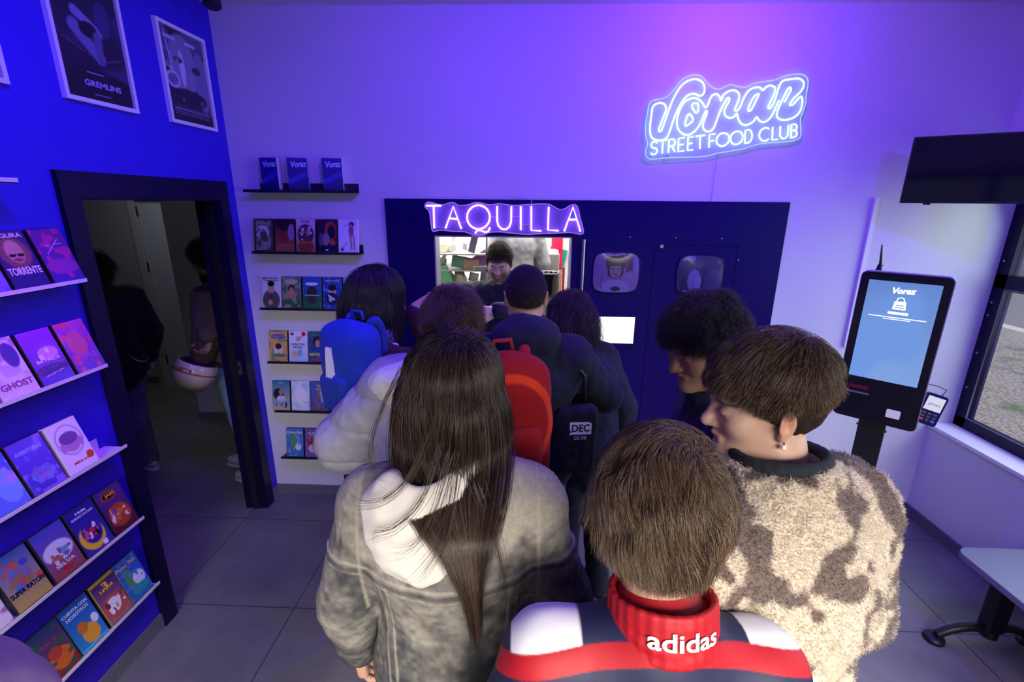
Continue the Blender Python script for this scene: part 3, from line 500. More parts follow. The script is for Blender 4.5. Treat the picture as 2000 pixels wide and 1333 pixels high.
def tv_screen(x0, x1, z0, z1, ops, label, seed):
    t = thing('picture_screen', label, 'screen', ((x0+x1)/2, BACK+V0-.002, z0), 0, 'bulging picture screens in the black panel')
    w, h = x1-x0, z1-z0; ops = [tuple(tuple(c*.74 for c in q) if isinstance(q, tuple) else q for q in op) for op in ops]
    picture('picture', w, h, ops, t, vmat('screen picture', .3, coat=.4), 70, 60, seed, (0, -.004, 0), mask=crt, bulge=.012)
    out = []
    for k in range(48):
        a = 2*math.pi*k/48; c, s = math.cos(a), math.sin(a); q = 1/max(abs(c), abs(s)); u, v = crt(np.float64(c*q), np.float64(s*q)); out.append((u*w/2, -.003, (v+1)*h/2))
    MB().tube(out, .004, 6, closed=True).build('rim', m_panel, t)
tv_screen(.392, .676, 1.52, 1.77, [('g', (.55, .42, .68), (.6, .5, .72)), ('r', .7, 0, .84, 1, (.4, .25, .42)), ('r', .88, .35, 1, .9, (.62, .55, .85)), ('e', .85, .35, .2, .2, (.6, .5, .75)), ('e', .48, .76, .22, .25, (.16, .1, .26)), ('e', .48, .52, .17, .16, (.16, .1, .26)), ('e', .48, .55, .125, .19, SKIN), ('r', .36, .66, .6, .8, (.16, .1, .26)),
   ('e', .43, .60, .03, .02, (.15, .1, .3)), ('e', .54, .60, .03, .02, (.15, .1, .3)), ('e', .485, .46, .05, .018, (.4, .2, .4)), ('r', .44, .26, .53, .38, (.5, .38, .5)), ('e', .48, .05, .36, .28, (.66, .6, .86)), ('e', .5, .10, .11, .06, (.2, .12, .3)), ('l', .3, .92, .62, .95, .02, (.7, .62, .82)), ('l', .17, .1, .2, .45, .012, (.4, .3, .55))],
   'left picture screen with smiling child in white top', 21)
tv_screen(.905, 1.183, 1.517, 1.76, [('g', (.17, .11, .42), (.14, .1, .36)), ('n', 2, 3, .55, (.2, .14, .45)), ('e', .22, .9, .14, .08, (.6, .52, .82)), ('e', .2, .82, .1, .06, (.14, .1, .36)), ('e', .37, .36, .14, .27, (.5, .45, .78)), ('e', .46, .3, .07, .2, (.58, .52, .84)), ('e', .47, .74, .05, .08, (.4, .2, .45)), ('e', .42, .09, .1, .08, (.4, .22, .35)), ('e', .78, .35, .2, .3, (.24, .2, .5)), ('e', .9, .85, .06, .06, (.35, .28, .6)), ('l', .15, .08, .4, .05, .02, (.5, .45, .7))],
   'right picture screen with dim seated figures', 22)
t = thing('touch_screen', 'bright white touch screen set in the black panel', 'screen', (.534, BACK+V0, 1.195))
MB().prism(rrect(-.165, -.025, .165, .195, .012), 1, -.012, .0).build('bezel', m_panel, t)
sc_ = MB().box((-.137, -.0135, 0), (.137, -.012, .172)).build('display', glow('white display', (.8, .97, 1), 1.5), t)
MB().box((-.12, -.0140, .035), (-.008, -.0136, .135)).box((.008, -.0140, .035), (.12, -.0136, .135)).box((-.03, -.0140, .148), (.03, -.0136, .166)).build('tile_row', glow('whiter display', (1, 1, 1), 1.7), sc_)
t = thing('switch_plate', 'small square white plate with black dot under the touch screen', 'switch', (.533, BACK+V0, 1.107))
MB().prism(rrect(-.031, -.028, .031, .028, .003), 1, -.007, 0).build('plate', m_white_pl, t); MB().cyl((0, -.0071, .004), (0, -.009, .004), .006, 14).build('dot', m_dark, t)
t = thing('switch_plate', 'small dark plate low in the black panel', 'switch', (.62, BACK+V0, .74)); MB().prism(rrect(-.05, -.04, .05, .04, .005), 1, -.01, 0).build('plate', mat('smoky plate', (.05, .05, .08), .3), t)

# ------------------------------------------------------------------ neon lettering
def zone(X, Y, ox, oy, sc, y): return at_y(ox+X/sc, oy+Y/sc, y)
def neon_tube(name, pts, o, parent, m, r=.0045, closed=False, smooth=True):
    P = [Vector(p)-o for p in pts]
    if smooth: P = [Vector(p) for p in catmull(P, closed, 5)]
    return MB().tube(P, r, 8, closed=closed).build(name, m, parent, True)
def acrylic(pts, o, parent, m, edge, y0=.0, th=.005):
    P = [Vector(p)-o for p in catmull([tuple(Vector(p)) for p in pts], True, 4)] if False else [Vector(q)-o for q in catmull(pts, True, 4)]
    poly = [(p.x, p.z) for p in P]; n = len(poly)
    MB().prism(poly, 1, y0, y0+th).build('acrylic_plate', m, parent)
    MB().tube([(a, y0+th/2, b) for a, b in poly], .0028, 6, closed=True).build('lit_edge', edge, parent, True)
S = 5.263; ys = BACK-.045
Z1 = lambda L, y=ys: [zone(a, b, 1230, 120, S, y) for a, b in L]
o1 = at_y(1420, 235, BACK); t = thing('neon_sign', 'glowing white-blue neon script sign over small capitals on the violet wall', 'neon sign', o1)
mn = glow('ice white neon tube', (.55, .85, 1), 2.6)
VV = [(300, 428), (240, 465), (222, 560), (208, 690), (225, 780), (290, 812), (360, 800), (395, 760), (420, 690), (465, 560), (530, 430), (590, 355), (660, 332), (725, 355), (765, 320), (765, 250), (730, 200), (665, 183), (590, 205), (520, 265), (455, 370), (405, 490), (370, 590), (335, 690), (315, 722), (298, 705), (320, 640), (355, 550), (375, 490), (355, 440)]
UP = [(640, 378), (700, 385), (750, 430), (775, 472), (800, 455), (822, 395), (850, 350), (892, 337), (925, 365), (938, 405), (962, 350), (1010, 312), (1070, 297), (1118, 325), (1125, 375), (1100, 445), (1082, 500), (1110, 505), (1140, 460), (1172, 380), (1225, 300), (1290, 268), (1340, 270), (1368, 297), (1402, 265), (1445, 247), (1492, 270), (1488, 325), (1455, 400), (1425, 465), (1440, 485), (1478, 430), (1508, 350), (1538, 255), (1575, 200), (1655, 183), (1740, 177), (1788, 215), (1780, 275), (1735, 335), (1690, 375), (1655, 425), (1650, 450), (1685, 440), (1722, 395), (1762, 362), (1775, 420), (1750, 515), (1690, 575), (1600, 602), (1530, 588), (1512, 545), (1535, 470), (1580, 375), (1625, 285), (1650, 268), (1655, 300), (1625, 355), (1590, 420)]
LO = [(1535, 400), (1495, 490), (1450, 575), (1390, 622), (1335, 612), (1305, 572), (1275, 615), (1220, 650), (1160, 650), (1118, 600), (1100, 535), (1075, 568), (1030, 582), (985, 560), (972, 510), (995, 455), (1025, 400), (1012, 372), (975, 425), (935, 500), (900, 590), (865, 680), (825, 720), (775, 712), (752, 665), (768, 600), (792, 535), (785, 505), (755, 570), (715, 660), (665, 720), (600, 757), (535, 738), (492, 680), (488, 590), (518, 490), (570, 412), (640, 378)]
acrylic(Z1([(640, 140), (730, 150), (790, 210), (850, 270), (920, 285), (980, 260), (1040, 240), (1120, 260), (1200, 265), (1280, 225), (1400, 205), (1500, 190), (1580, 155), (1700, 130), (1790, 140), (1830, 190), (1830, 260), (1815, 340), (1810, 420), (1780, 520), (1755, 590), (1760, 700), (1750, 780), (1680, 815), (1560, 830), (1400, 840), (1280, 860), (1200, 890), (1050, 920), (900, 945), (780, 975), (600, 985), (400, 990), (220, 1005), (170, 970), (165, 910), (185, 850), (165, 760), (165, 640), (185, 520), (205, 430), (260, 395), (350, 380), (410, 340), (470, 270), (540, 185)], BACK-.03), o1, t,
        pane('ice blue acrylic', (.6, .8, 1), .72, .3), glow('ice blue lit acrylic edge', (.35, .6, 1), 1.3), y0=-.032)
neon_tube('letter', Z1(VV), o1, t, mn, closed=True); neon_tube('letter', Z1(UP), o1, t, mn); neon_tube('letter', Z1(LO), o1, t, mn)
neon_tube('letter', Z1([(1325, 335), (1290, 350), (1250, 410), (1220, 480), (1225, 512), (1255, 490), (1290, 420), (1322, 355)]), o1, t, mn, closed=True)
neon_tube('letter', Z1([(665, 430), (700, 440), (705, 500), (685, 530), (650, 490), (640, 450)]), o1, t, mn, closed=True)
neon_tube('letter', Z1([(610, 540), (650, 590), (640, 620), (580, 665), (570, 640), (585, 580)]), o1, t, mn, closed=True)
def arc(cx, cy, rx, ry, a0, a1, n=10): return [(cx+rx*math.cos(R(a0+(a1-a0)*k/n)), cy+ry*math.sin(R(a0+(a1-a0)*k/n))) for k in range(n+1)]
GL = {'S': [arc(.5, .75, .4, .25, 20, 255)+arc(.5, .25, .45, .25, 75, -160)], 'T': [[(0, 1), (1, 1)], [(.5, 1), (.5, 0)]], 'R': [[(.08, 0), (.08, 1), (.5, 1)]+arc(.55, .74, .38, .26, 85, -85)+[(.1, .48)], [(.5, .48), (.95, 0)]],
      'E': [[(1, 1), (.1, 1), (.1, 0), (1, 0)], [(.1, .5), (.85, .5)]], 'F': [[(1, 1), (.1, 1), (.1, 0)], [(.1, .5), (.85, .5)]], 'O': [arc(.5, .5, .5, .5, 0, 352, 22)], 'D': [[(.08, 0), (.08, 1), (.4, 1)]+arc(.42, .5, .5, .5, 80, -80)+[(.08, 0)]],
      'C': [arc(.55, .5, .52, .5, 50, 310, 16)], 'L': [[(.1, 1), (.1, 0), (1, 0)]], 'U': [[(.05, 1), (.05, .4)]+arc(.5, .38, .45, .38, 190, 350)+[(.95, .4), (.95, 1)]], 'B': [[(.08, 0), (.08, 1), (.45, 1)]+arc(.5, .76, .34, .24, 80, -80)+[(.1, .52)], [(.45, .52)]+arc(.5, .26, .4, .26, 80, -80)+[(.08, 0)]]}
for ch, a, b in (('S', 210, 285), ('T', 288, 380), ('R', 392, 468), ('E', 490, 558), ('E', 588, 650), ('T', 672, 768), ('F', 808, 872), ('O', 888, 1020), ('O', 1032, 1160), ('D', 1175, 1262), ('C', 1325, 1440), ('L', 1458, 1522), ('U', 1538, 1630), ('B', 1650, 1725)):
    mb = MB()
    for st in GL[ch]:
        P = []
        for u, v in st:
            X = a+u*(b-a); P.append(zone(X+v*6, 962-(X-215)*.1225-v*135, 1230, 120, S, ys)-o1)
        mb.tube(P, .0042, 8)
    mb.build('letter', mn, t, True)
MB().tube([(-.03, -.01, -.13), (-.033, -.004, -.3), (-.035, -.004, -.505)], .0015, 6).build('cable', mat('clear cable', (.45, .35, .7), .4), t)
for X, Y in ((790, 325), (1520, 222), (385, 975)): p = zone(X, Y, 1230, 120, S, BACK-.03)-o1; MB().cyl((p.x, 0, p.z), (p.x, -.036, p.z), .004, 10).build('standoff', m_steel, t)

S2 = 4.166; y2 = BACK-.06; Z2 = lambda L, y=y2: [zone(a, b, 740, 380, S2, y) for a, b in L]
o2 = at_y(985, 427, BACK-.012); t = thing('neon_sign', 'violet neon capitals on a wavy clear plate above the hatch', 'neon sign', o2)
mv = glow('violet neon tube', (.42, .18, 1), 9)
acrylic(Z2([(400, 62), (480, 80), (520, 85), (600, 65), (650, 90), (720, 85), (800, 65), (900, 85), (980, 75), (1100, 90), (1240, 80), (1380, 80), (1480, 125), (1570, 85), (1615, 100), (1640, 200), (1665, 300), (1640, 325), (1560, 310), (1450, 315), (1330, 320), (1200, 325), (1080, 315), (980, 305), (900, 310), (850, 330), (770, 330), (700, 305), (600, 300), (500, 290), (440, 300), (425, 240), (410, 140), (375, 100)], BACK-.045), o2, t,
        pane('violet-lit clear acrylic', (.45, .35, .8), .62, .25), glow('violet lit acrylic edge', (.4, .2, 1), .9), y0=-.036)
TQ = [('T', [[(385, 92), (505, 92)], [(445, 92), (450, 275)]]), ('A', [[(542, 276), (605, 98), (670, 280)], [(575, 195), (638, 200)]]), ('Q', [[(810+93*math.cos(a/24*2*math.pi), 185+97*math.sin(a/24*2*math.pi)) for a in range(25)], [(783, 318), (800, 292), (832, 293), (862, 308), (890, 302), (903, 270)]]),
      ('U', [[(962, 95), (962, 215), (972, 255), (1000, 282), (1035, 285), (1063, 262), (1076, 220), (1078, 98)]]), ('I', [[(1155, 98), (1155, 290)]]), ('L', [[(1240, 95), (1240, 292), (1322, 297)]]), ('L', [[(1382, 102), (1376, 290), (1462, 295)]]), ('A', [[(1508, 300), (1580, 102), (1640, 302)], [(1545, 205), (1612, 205)]])]
for ch, sts in TQ:
    mb = MB()
    for st in sts: mb.tube([p-o2 for p in Z2(st)], .0048, 8)
    mb.build('letter', mv, t, True)
mb = MB()
for a in ([(452, 268), (500, 266), (540, 272)], [(665, 228), (700, 228), (722, 212)], [(905, 180), (935, 184), (958, 180)], [(1085, 178), (1120, 184), (1150, 178)], [(1160, 240), (1200, 246), (1238, 240)], [(1330, 290), (1350, 285), (1372, 262)], [(1462, 292), (1485, 290), (1508, 296)]): mb.tube([p-o2 for p in Z2(a, BACK-.05)], .0016, 6)
mb.build('link_wire', mat('pale wire', (.6, .5, .8), .4), t)
MB().tube([p-o2 for p in Z2([(1240, 95), (1243, 60), (1240, 36)], BACK-.04)]+[Vector((.06, .008, .13))], .0022, 6).build('cable', mat('pale wire', (.6, .5, .8), .4), t)
for X, Y in ((537, 88), (1480, 200), (1560, 105)): p = zone(X, Y, 740, 380, S2, BACK-.045)-o2; MB().cyl((p.x, 0, p.z), (p.x, -.04, p.z), .004, 10).build('standoff', m_steel, t)
for X in (604, 1580): MB().prism([((zone(X+a, b, 740, 380, S2, y2)-o2).x, (zone(X+a, b, 740, 380, S2, y2)-o2).z) for a, b in ((0, 130), (24, 190), (-22, 190))], 1, -.036, -.034).build('letter_infill', mat('teal infill', (.15, .45, .6), .4), t)

# ------------------------------------------------------------------ television in the corner
a = Vector((2.02, 2.79, 2.07)); d = Vector((.84, -.543, 0)).normalized(); ang = math.atan2(d.y, d.x)
t = thing('television', 'black flat television hung in the right corner above the window', 'television', a, ang)
MB().prism(rrect(0, 0, .60, .332, .004), 1, -.03, .012).build('casing', m_dark, t)
MB().box((.008, -.0315, .014), (.592, -.030, .324)).build('display', mat('dark glossy display', (.004, .003, .012), .08, spec=.6), t)
MB().box((.10, -.02, -.008), (.13, .0, .0)).build('sensor', m_dark, t)
MB().box((.2, .012, .08), (.4, .05, .26)).tube([(.3, .05, .17), (.33, .16, .17)], .018).build('bracket', m_dark, t)
# power cable trunking on the wall under the television
tag(MB().prism([(1.995, 2.1), (2.02, 2.1), (2.02, 1.2), (1.995, 1.2)], 1, BACK-.018, BACK).build('cable_trunking', m_white_pl), 'thin white cable trunking running down the wall behind the kiosk', 'trunking')

# ------------------------------------------------------------------ order kiosk
kl, kr = Vector((1.585, 2.30, 0)), Vector((1.815, 2.10, 0)); kd = (kr-kl).normalized(); W_ = .325; mid = (kl+kr)/2
t = thing('order_kiosk', 'tall black self-order kiosk with lit blue screen on a black post', 'kiosk', mid, math.atan2(kd.y, kd.x)); H0, H1 = 1.04, 1.76
bd = MB().prism(rrect(-W_/2, H0, W_/2, H1, .022), 1, -.025, .035).build('housing', mat('kiosk black', (.006, .004, .012), .3), t)
MB().prism(rrect(-W_/2-.004, H0-.004, W_/2+.004, H1+.004, .026), 1, -.015, .03).build('rim', mat('violet-grey rim', (.35, .33, .45), .35), t)
pic = picture('display', .262, .47, [('g', (.36, .48, .74), (.45, .58, .80)), ('n', 2, 1.5, .45, (.40, .54, .80))], t, None, 20, 36, 3, (.0, -.0258, H0+.215))
em = bpy.data.materials.new('lit blue display'); em.use_nodes = True; nt = em.node_tree; e = nt.nodes.new('ShaderNodeEmission'); at2 = nt.nodes.new('ShaderNodeAttribute'); at2.attribute_name = 'Col'
nt.links.new(at2.outputs['Color'], e.inputs[0]); e.inputs[1].default_value = 1.25; nt.links.new(e.outputs[0], nt.nodes['Material Output'].inputs[0]); pic.data.materials.append(em)
mw = glow('white display ink', (1, 1, 1), 1.6); zt = H0+.215
text('logo', 'Voraz', .036, mw, pic, (.0, -.001, .43), (90, -3, 0), .0002, bold=.0016, shear=.25, width=.085)
MB().prism([(-.024, .345), (.024, .345), (.021, .382), (-.021, .382)], 1, -.0012, -.0002).build('bag_icon', mw, pic)
MB().tube([(-.014, -.0007, .382), (-.011, -.0007, .396), (0, -.0007, .401), (.011, -.0007, .396), (.014, -.0007, .382)], .0022, 6).build('bag_handle', mw, pic)
MB().box((-.017, -.0018, .352), (.017, -.0013, .356)).box((-.014, -.0018, .362), (.014, -.0013, .367)).build('bag_print', glow('blue display ink', (.18, .3, .6), 1), pic)
MB().box((-.037, -.001, .322), (.037, -.0002, .333)).box((-.105, -.001, .305), (.105, -.0002, .3085)).box((-.05, -.001, .297), (.05, -.0002, .3)).build('text_lines', mw, pic)
MB().box((-.12, -.0275, H0+.155), (-.045, -.0255, H0+.172)).build('status_window', mat('dark red window', (.18, .01, .03), .2), t)
MB().box((-.125, -.034, H0+.132), (-.035, -.025, H0+.140), .002).build('receipt_slot', m_steel, t)
MB().prism(rrect(.045, H0+.045, .098, H0+.085, .004), 1, -.03, -.025).build('scanner_window', glow('dim violet scanner', (.5, .42, .75), .9), t)
MB().cyl((-.105, .04, H1), (-.12, .05, H1+.12), .008, 8, .0028).build('antenna', m_dark, t)
MB().tube([(-.115, .045, H1+.0), (-.108, .045, H1+.03)], .010).build('antenna_base', m_dark, t)
MB().box((-.055, .035, .02), (.055, .075, 1.30), .004).build('post', m_dark, t)
MB().box((-.055, .03, 1.0), (.055, .034, 1.05)).cyl((-.062, .04, .99), (-.056, .04, .99), .006).cyl((.056, .04, .985), (.062, .04, .985), .006).build('post_bracket', m_dark, t)
MB().box((-.21, -.22, 0), (.21, .22, .018), .004).build('base_plate', m_dark, t)
MB().box((-.09, -.05, .018), (.09, .13, .035), .003).build('base_step', m_dark, t)
# card reader held on an arm at the kiosk's right edge
p = at(1818, 800, 2.22); t = thing('card_reader', 'small black card payment reader beside the kiosk screen', 'card reader', p, R(-38)); t.rotation_euler = (R(-12), R(12), R(-30)); t.scale = (.88,)*3
MB().prism(rrect(-.045, -.085, .045, .085, .014), 1, -.015, .018).build('housing', m_panel, t)
MB().box((-.036, -.0165, -.005), (.036, -.015, .07)).build('display', glow('pale reader display', (.75, .75, .95), .9), t)
text('logo', 'getnet', .02, tmat((.25, .2, .5)), t, (0, -.0172, .03), (90, 0, 0), .0001, width=.05)
for c in range(3):
    for r_ in range(3): MB().box((-.034+c*.024, -.019, -.03-r_*.018), (-.016+c*.024, -.015, -.018-r_*.018), .002).build('key', mat('key red', (.5, .02, .03), .4) if (r_ == 2 and c == 0) else mat('key blue', (.05, .15, .45), .4) if (r_ == 2 and c == 2) else mat('key grey', (.05, .05, .08), .4), t)
MB().tube([(-.06, .03, .12), (-.01, .03, .125), (.028, .02, .12), (.02, .015, .084)], .0025, 6).build('cable', m_dark, t)
MB().tube([(-.02, .018, 0), (-.04, .05, -.01), (-.09, .06, -.01)], .01, 8).build('arm', m_dark, t)

# ------------------------------------------------------------------ low table at the right
t = thing('low_table', 'low grey table with rounded corners on a black arched pedestal', 'table', (2.36, 1.62, 0))
MB().prism(rrect(-.29, -.38, .28, .38, .06, 6), 2, .452, .478).build('tabletop', mat('blue grey laminate', (.12, .13, .18), .35), t)
MB().prism(rrect(-.292, -.382, .282, .382, .062, 6), 2, .450, .474).build('edge_band', mat('grey edge band', (.2, .18, .32), .5), t)
for yy in (.28, -.28):
    MB().box((-.12-.03, yy-.03, .09), (-.03-.03, yy+.03, .452), .01).build('column', m_dark, t)
    for s_ in (-1, 1):
        x0 = -.105; leg = [(x0, yy, .09), (x0+s_*.08, yy+.005, .10), (x0+s_*.16, yy+.012, .075), (x0+s_*.22, yy+.02, .03)]
        l_ = MB().tube([Vector(q) for q in catmull(leg, False, 5)], .020, 10).build('leg', m_dark, t, True)
        MB().tube([(x0+s_*.225, yy+.02, 0), (x0+s_*.225, yy+.02, .018), (x0+s_*.225, yy+.02, .026)], [.045, .042, .02], 20).build('foot_pad', m_dark, l_, True)
    MB().cyl((-.105, yy, .06), (-.105, yy, .10), .035, 20).build('hub', m_dark, t)

# ------------------------------------------------------------------ kitchen behind the hatch
m_kw = mat('white kitchen wall', (.85, .84, .82), .6)
struct('wall_kitchen_back', MB().box((-1.5, 5.0, 0), (1.6, 5.1, 2.7)), m_kw); struct('wall_kitchen_left', MB().box((-1.55, BACK+.12, 0), (-1.5, 5.1, 2.7)), m_kw)
struct('wall_kitchen_right', MB().box((1.55, BACK+.12, 0), (1.6, 5.1, 2.7)), m_kw); struct('ceiling_kitchen', MB().box((-1.55, BACK+.12, 2.7), (1.6, 5.1, 2.8)), m_kw)
struct('floor_kitchen', MB().box((-1.5, BACK+.12, 0), (1.55, 5.0, .004)), mat('beige kitchen floor', (.35, .33, .30), .5))
def kbox(name, label, cat, px, py, y, size, m, rz=0, rx=0, ry=0, bev=.004, parts=None, group=None):
    c = at_y(px, py, y); t = thing(name, label, cat, c, 0, group); t.rotation_euler = (R(rx), R(ry), R(rz)); sx, sy, sz = size
    MB().box((-sx/2, -sy/2, -sz/2), (sx/2, sy/2, sz/2), bev).build('body' if parts is None else parts, m, t); return t
m_kgrey = mat('grey kitchen steel', (.45, .44, .43), .35, metal=.4)
cts = thing('kitchen_counter', 'grey steel kitchen counter against the left side of the kitchen', 'counter', (-.75, 4.0, 0))
MB().box((-.7, -.3, 0), (.37, .45, .95), .01).build('cabinet', mat('beige kitchen front', (.5, .46, .42), .5), cts); MB().box((-.72, -.32, .95), (.40, .47, .99), .005).build('worktop', m_kgrey, cts)
rk = thing('kitchen_rack', 'grey open kitchen rack crowded with packets at the left of the hatch', 'rack', (-.74, 4.1, .99)); LV = (.25, .40, .53, .66)
for z in LV: MB().box((-.44, -.22, z-.012), (.40, .22, z)).build('board', m_kgrey, rk)
for x in (-.44, .385):
    for y in (-.22, .205): MB().box((x, y, 0), (x+.015, y+.015, .80)).build('upright', m_kgrey, rk)
g = random.Random(11)
def stock(name, label, cat, px, py, y, size, m, tilt=0, rz=0, group=None):
    """put a packet on the rack board nearest below its place in view"""
    c = at_y(px, py, y); sx, sy, sz = size; lift = (abs(sx*math.sin(R(tilt)))+abs(sz*math.cos(R(tilt))))/2
    if -1.18 < c.x < -.34 and 3.88 < y < 4.32: lv = min((.99+q for q in LV), key=lambda q: abs(q+lift-c.z)); c.z = lv+lift
    elif y < 3.88: c.z = c.z
    t = thing(name, label, cat, c, 0, group); t.rotation_euler = (0, R(tilt), R(rz)); MB().box((-sx/2, -sy/2, -sz/2), (sx/2, sy/2, sz/2), .004).build('body', m, t); return t
for it in [('tablet_stand', 'dark upright tablet leaning on the crowded kitchen rack', 'tablet', 926, 482, 3.96, (.055, .03, .20), mat('slate plastic', (.10, .09, .16), .4), 14),
 ('carton', 'purple carton tilted on the kitchen rack', 'box', 941, 495, 4.0, (.14, .08, .10), mat('purple carton', (.22, .07, .28), .6), -35),
 ('carton', 'brown carton lying flat on the kitchen rack', 'box', 922, 519, 4.0, (.13, .1, .08), mat('brown carton', (.45, .25, .18), .7), 0),
 ('tray', 'shallow steel tray beside the brown carton', 'tray', 946, 524, 3.93, (.16, .12, .035), m_steel, 0),
 ('food_packet', 'green and white packet at the far left of the hatch', 'packet', 868, 540, 3.92, (.10, .06, .14), mat('green packet', (.12, .45, .22), .4), -24),
 ('food_packet', 'small dark green leafy packet on the kitchen rack', 'packet', 897, 512, 4.0, (.12, .07, .09), mat('leafy packet', (.10, .28, .20), .5, noise=.5), 8),
 ('menu_board', 'long pale board leaning at the left end of the kitchen rack', 'board', 876, 490, 4.1, (.03, .02, .34), mat('pale board', (.6, .58, .6), .4), 28),
 ('food_packet', 'yellow-green packet low at the left of the hatch', 'packet', 874, 560, 3.95, (.09, .08, .09), mat('yellow green packet', (.55, .62, .25), .5, noise=.4), -12)]: stock(*it)
for k in range(30):
    px, py = g.uniform(856, 950), g.uniform(478, 570); s_ = g.uniform(.022, .05); c = g.choice([(.75, .72, .7), (.8, .78, .75), (.55, .5, .5), (.3, .3, .35), (.75, .6, .55), (.7, .7, .5)])
    stock('food_packet', 'small %s packet among the crowded kitchen stock' % ('pale' if c[0] > .6 else 'grey'), 'packet', px, py, g.uniform(3.98, 4.25), (s_*1.6, s_, s_*g.uniform(1, 2.0)), mat('stock %d%d' % (int(c[0]*10), int(c[2]*10)), c, .5), g.uniform(-18, 18), g.uniform(-40, 40), 'small packets stocked in the kitchen')
c = at_y(1045, 492, 4.55); fr = thing('refrigerator', 'grey steel refrigerator with dark square window behind the server', 'refrigerator', (c.x, 4.6, .004))
MB().box((-.24, -.25, 0), (.22, .25, c.z), .01).build('body', m_kgrey, fr); MB().box((-.16, -.262, c.z-.20), (-.02, -.25, c.z-.10), .002).build('window', mat('navy glass', (.01, .01, .10), .2), fr); MB().box((-.20, -.28, .9), (-.18, -.25, 1.3)).build('handle', m_steel, fr)
kbox('wall_rail', 'long pale rail across the kitchen wall', 'rail', 1052, 489, 4.975, (.28, .05, .025), mat('pale rail', (.7, .66, .62), .4))
t = kbox('safety_box', 'red fire safety box high on the kitchen wall', 'box', 1088, 473, 4.95, (.11, .09, .15), mat('bright red', (.75, .01, .06), .35))
t = kbox('safety_box', 'red narrow wall cabinet with white sheet below the red fire box', 'box', 1086, 503, 4.95, (.12, .08, .22), mat('bright red', (.75, .01, .06), .35)); MB().box((-.035, -.043, -.06), (.02, -.0405, .09)).build('sheet', m_white_pl, t)
kbox('folder', 'teal folder hanging beside the red wall cabinet', 'folder', 1098, 507, 4.97, (.06, .04, .20), mat('teal folder', (.02, .28, .28), .5), 0, 0, 14)
c = at_y(1094, 535, 4.6); tag(MB().box((c.x-.02, 4.6, .004), (c.x+.015, 4.64, c.z)).build('floor_board', mat('orange board', (.75, .28, .12), .5)), 'tall orange board standing at the right of the kitchen', 'board')
tag(MB().box((c.x+.025, 4.62, .004), (c.x+.045, 4.66, c.z+.06)).build('floor_board', mat('dark red board', (.35, .02, .04), .5)), 'tall dark red board standing next to the orange board', 'board')
c = at_y(1070, 552, 3.9); t = thing('rubbish_bag', 'black rubbish bag hung on a ring with pale clips', 'bag', c)
vs = []; n = 22
for i, (z, rr) in enumerate(((-.13, .03), (-.12, .06), (-.08, .085), (-.02, .09), (.05, .088), (.08, .09))):
    for k in range(n): a = 2*math.pi*k/n; q = rr*(1+.06*math.sin(5*a+i)); vs.append((q*math.cos(a), q*math.sin(a), z))
fs = [(i*n+k, i*n+(k+1) % n, (i+1)*n+(k+1) % n, (i+1)*n+k) for i in range(5) for k in range(n)]+[tuple(range(n))[::-1]]
MB().add(vs, fs).build('bag_body', mat('black bag film', (.01, .01, .015), .18), t, True)
MB().tube([(.092*math.cos(a/20*2*math.pi), .092*math.sin(a/20*2*math.pi), .082) for a in range(20)], .005, 6, closed=True).build('ring', m_steel, t)
for k in range(7): a = math.pi+math.pi*(k+.5)/7; MB().box((.092*math.cos(a)-.006, .092*math.sin(a)-.006, .08), (.092*math.cos(a)+.006, .092*math.sin(a)+.006, .1)).build('clip', m_white_pl, t)
MB().tube([(-.09, .02, -c.z+.006), (-.09, .02, .082)], .008).tube([(.09, .02, -c.z+.006), (.09, .02, .082)], .008).build('stand', m_steel, t)

# ------------------------------------------------------------------ soft solids: distance fields turned into one smooth mesh
_N3 = np.random.default_rng(3).random((40, 40, 40)).astype(np.float32)
def noise3(p, scale, seed=0):
    q = p*scale+seed*7.31; i = np.floor(q).astype(int); f = (q-i).astype(np.float32); f = f*f*(3-2*f); o = 0
    for dx in (0, 1):
        for dy in (0, 1):
            for dz in (0, 1):
                w = (f[..., 0] if dx else 1-f[..., 0])*(f[..., 1] if dy else 1-f[..., 1])*(f[..., 2] if dz else 1-f[..., 2])
                o = o+w*_N3[(i[..., 0]+dx) % 40, (i[..., 1]+dy) % 40, (i[..., 2]+dz) % 40]
    return o*2-1
A3 = lambda p: np.array(p, float)
def cone(a, b, ra, rb, k=.02, sub=False): return ('c', A3(a), A3(b), ra, rb, k, sub)
def ball(c, r, k=.02, sub=False): return ('e', A3(c), A3((r, r, r)), np.eye(3), k, sub)
def ell(c, r, k=.02, sub=False, rot=None): return ('e', A3(c), A3(r), np.eye(3) if rot is None else rot, k, sub)
def rbox(c, h, rad, k=.01, sub=False, rot=None): return ('b', A3(c), A3(h), np.eye(3) if rot is None else rot, rad, k, sub)
def fn(lo, hi, f, k=.01, sub=False): return ('f', A3(lo), A3(hi), f, k, sub)
def rotm(x=0, y=0, z=0):
    return np.array(Matrix.Rotation(R(z), 3, 'Z') @ Matrix.Rotation(R(y), 3, 'Y') @ Matrix.Rotation(R(x), 3, 'X'))
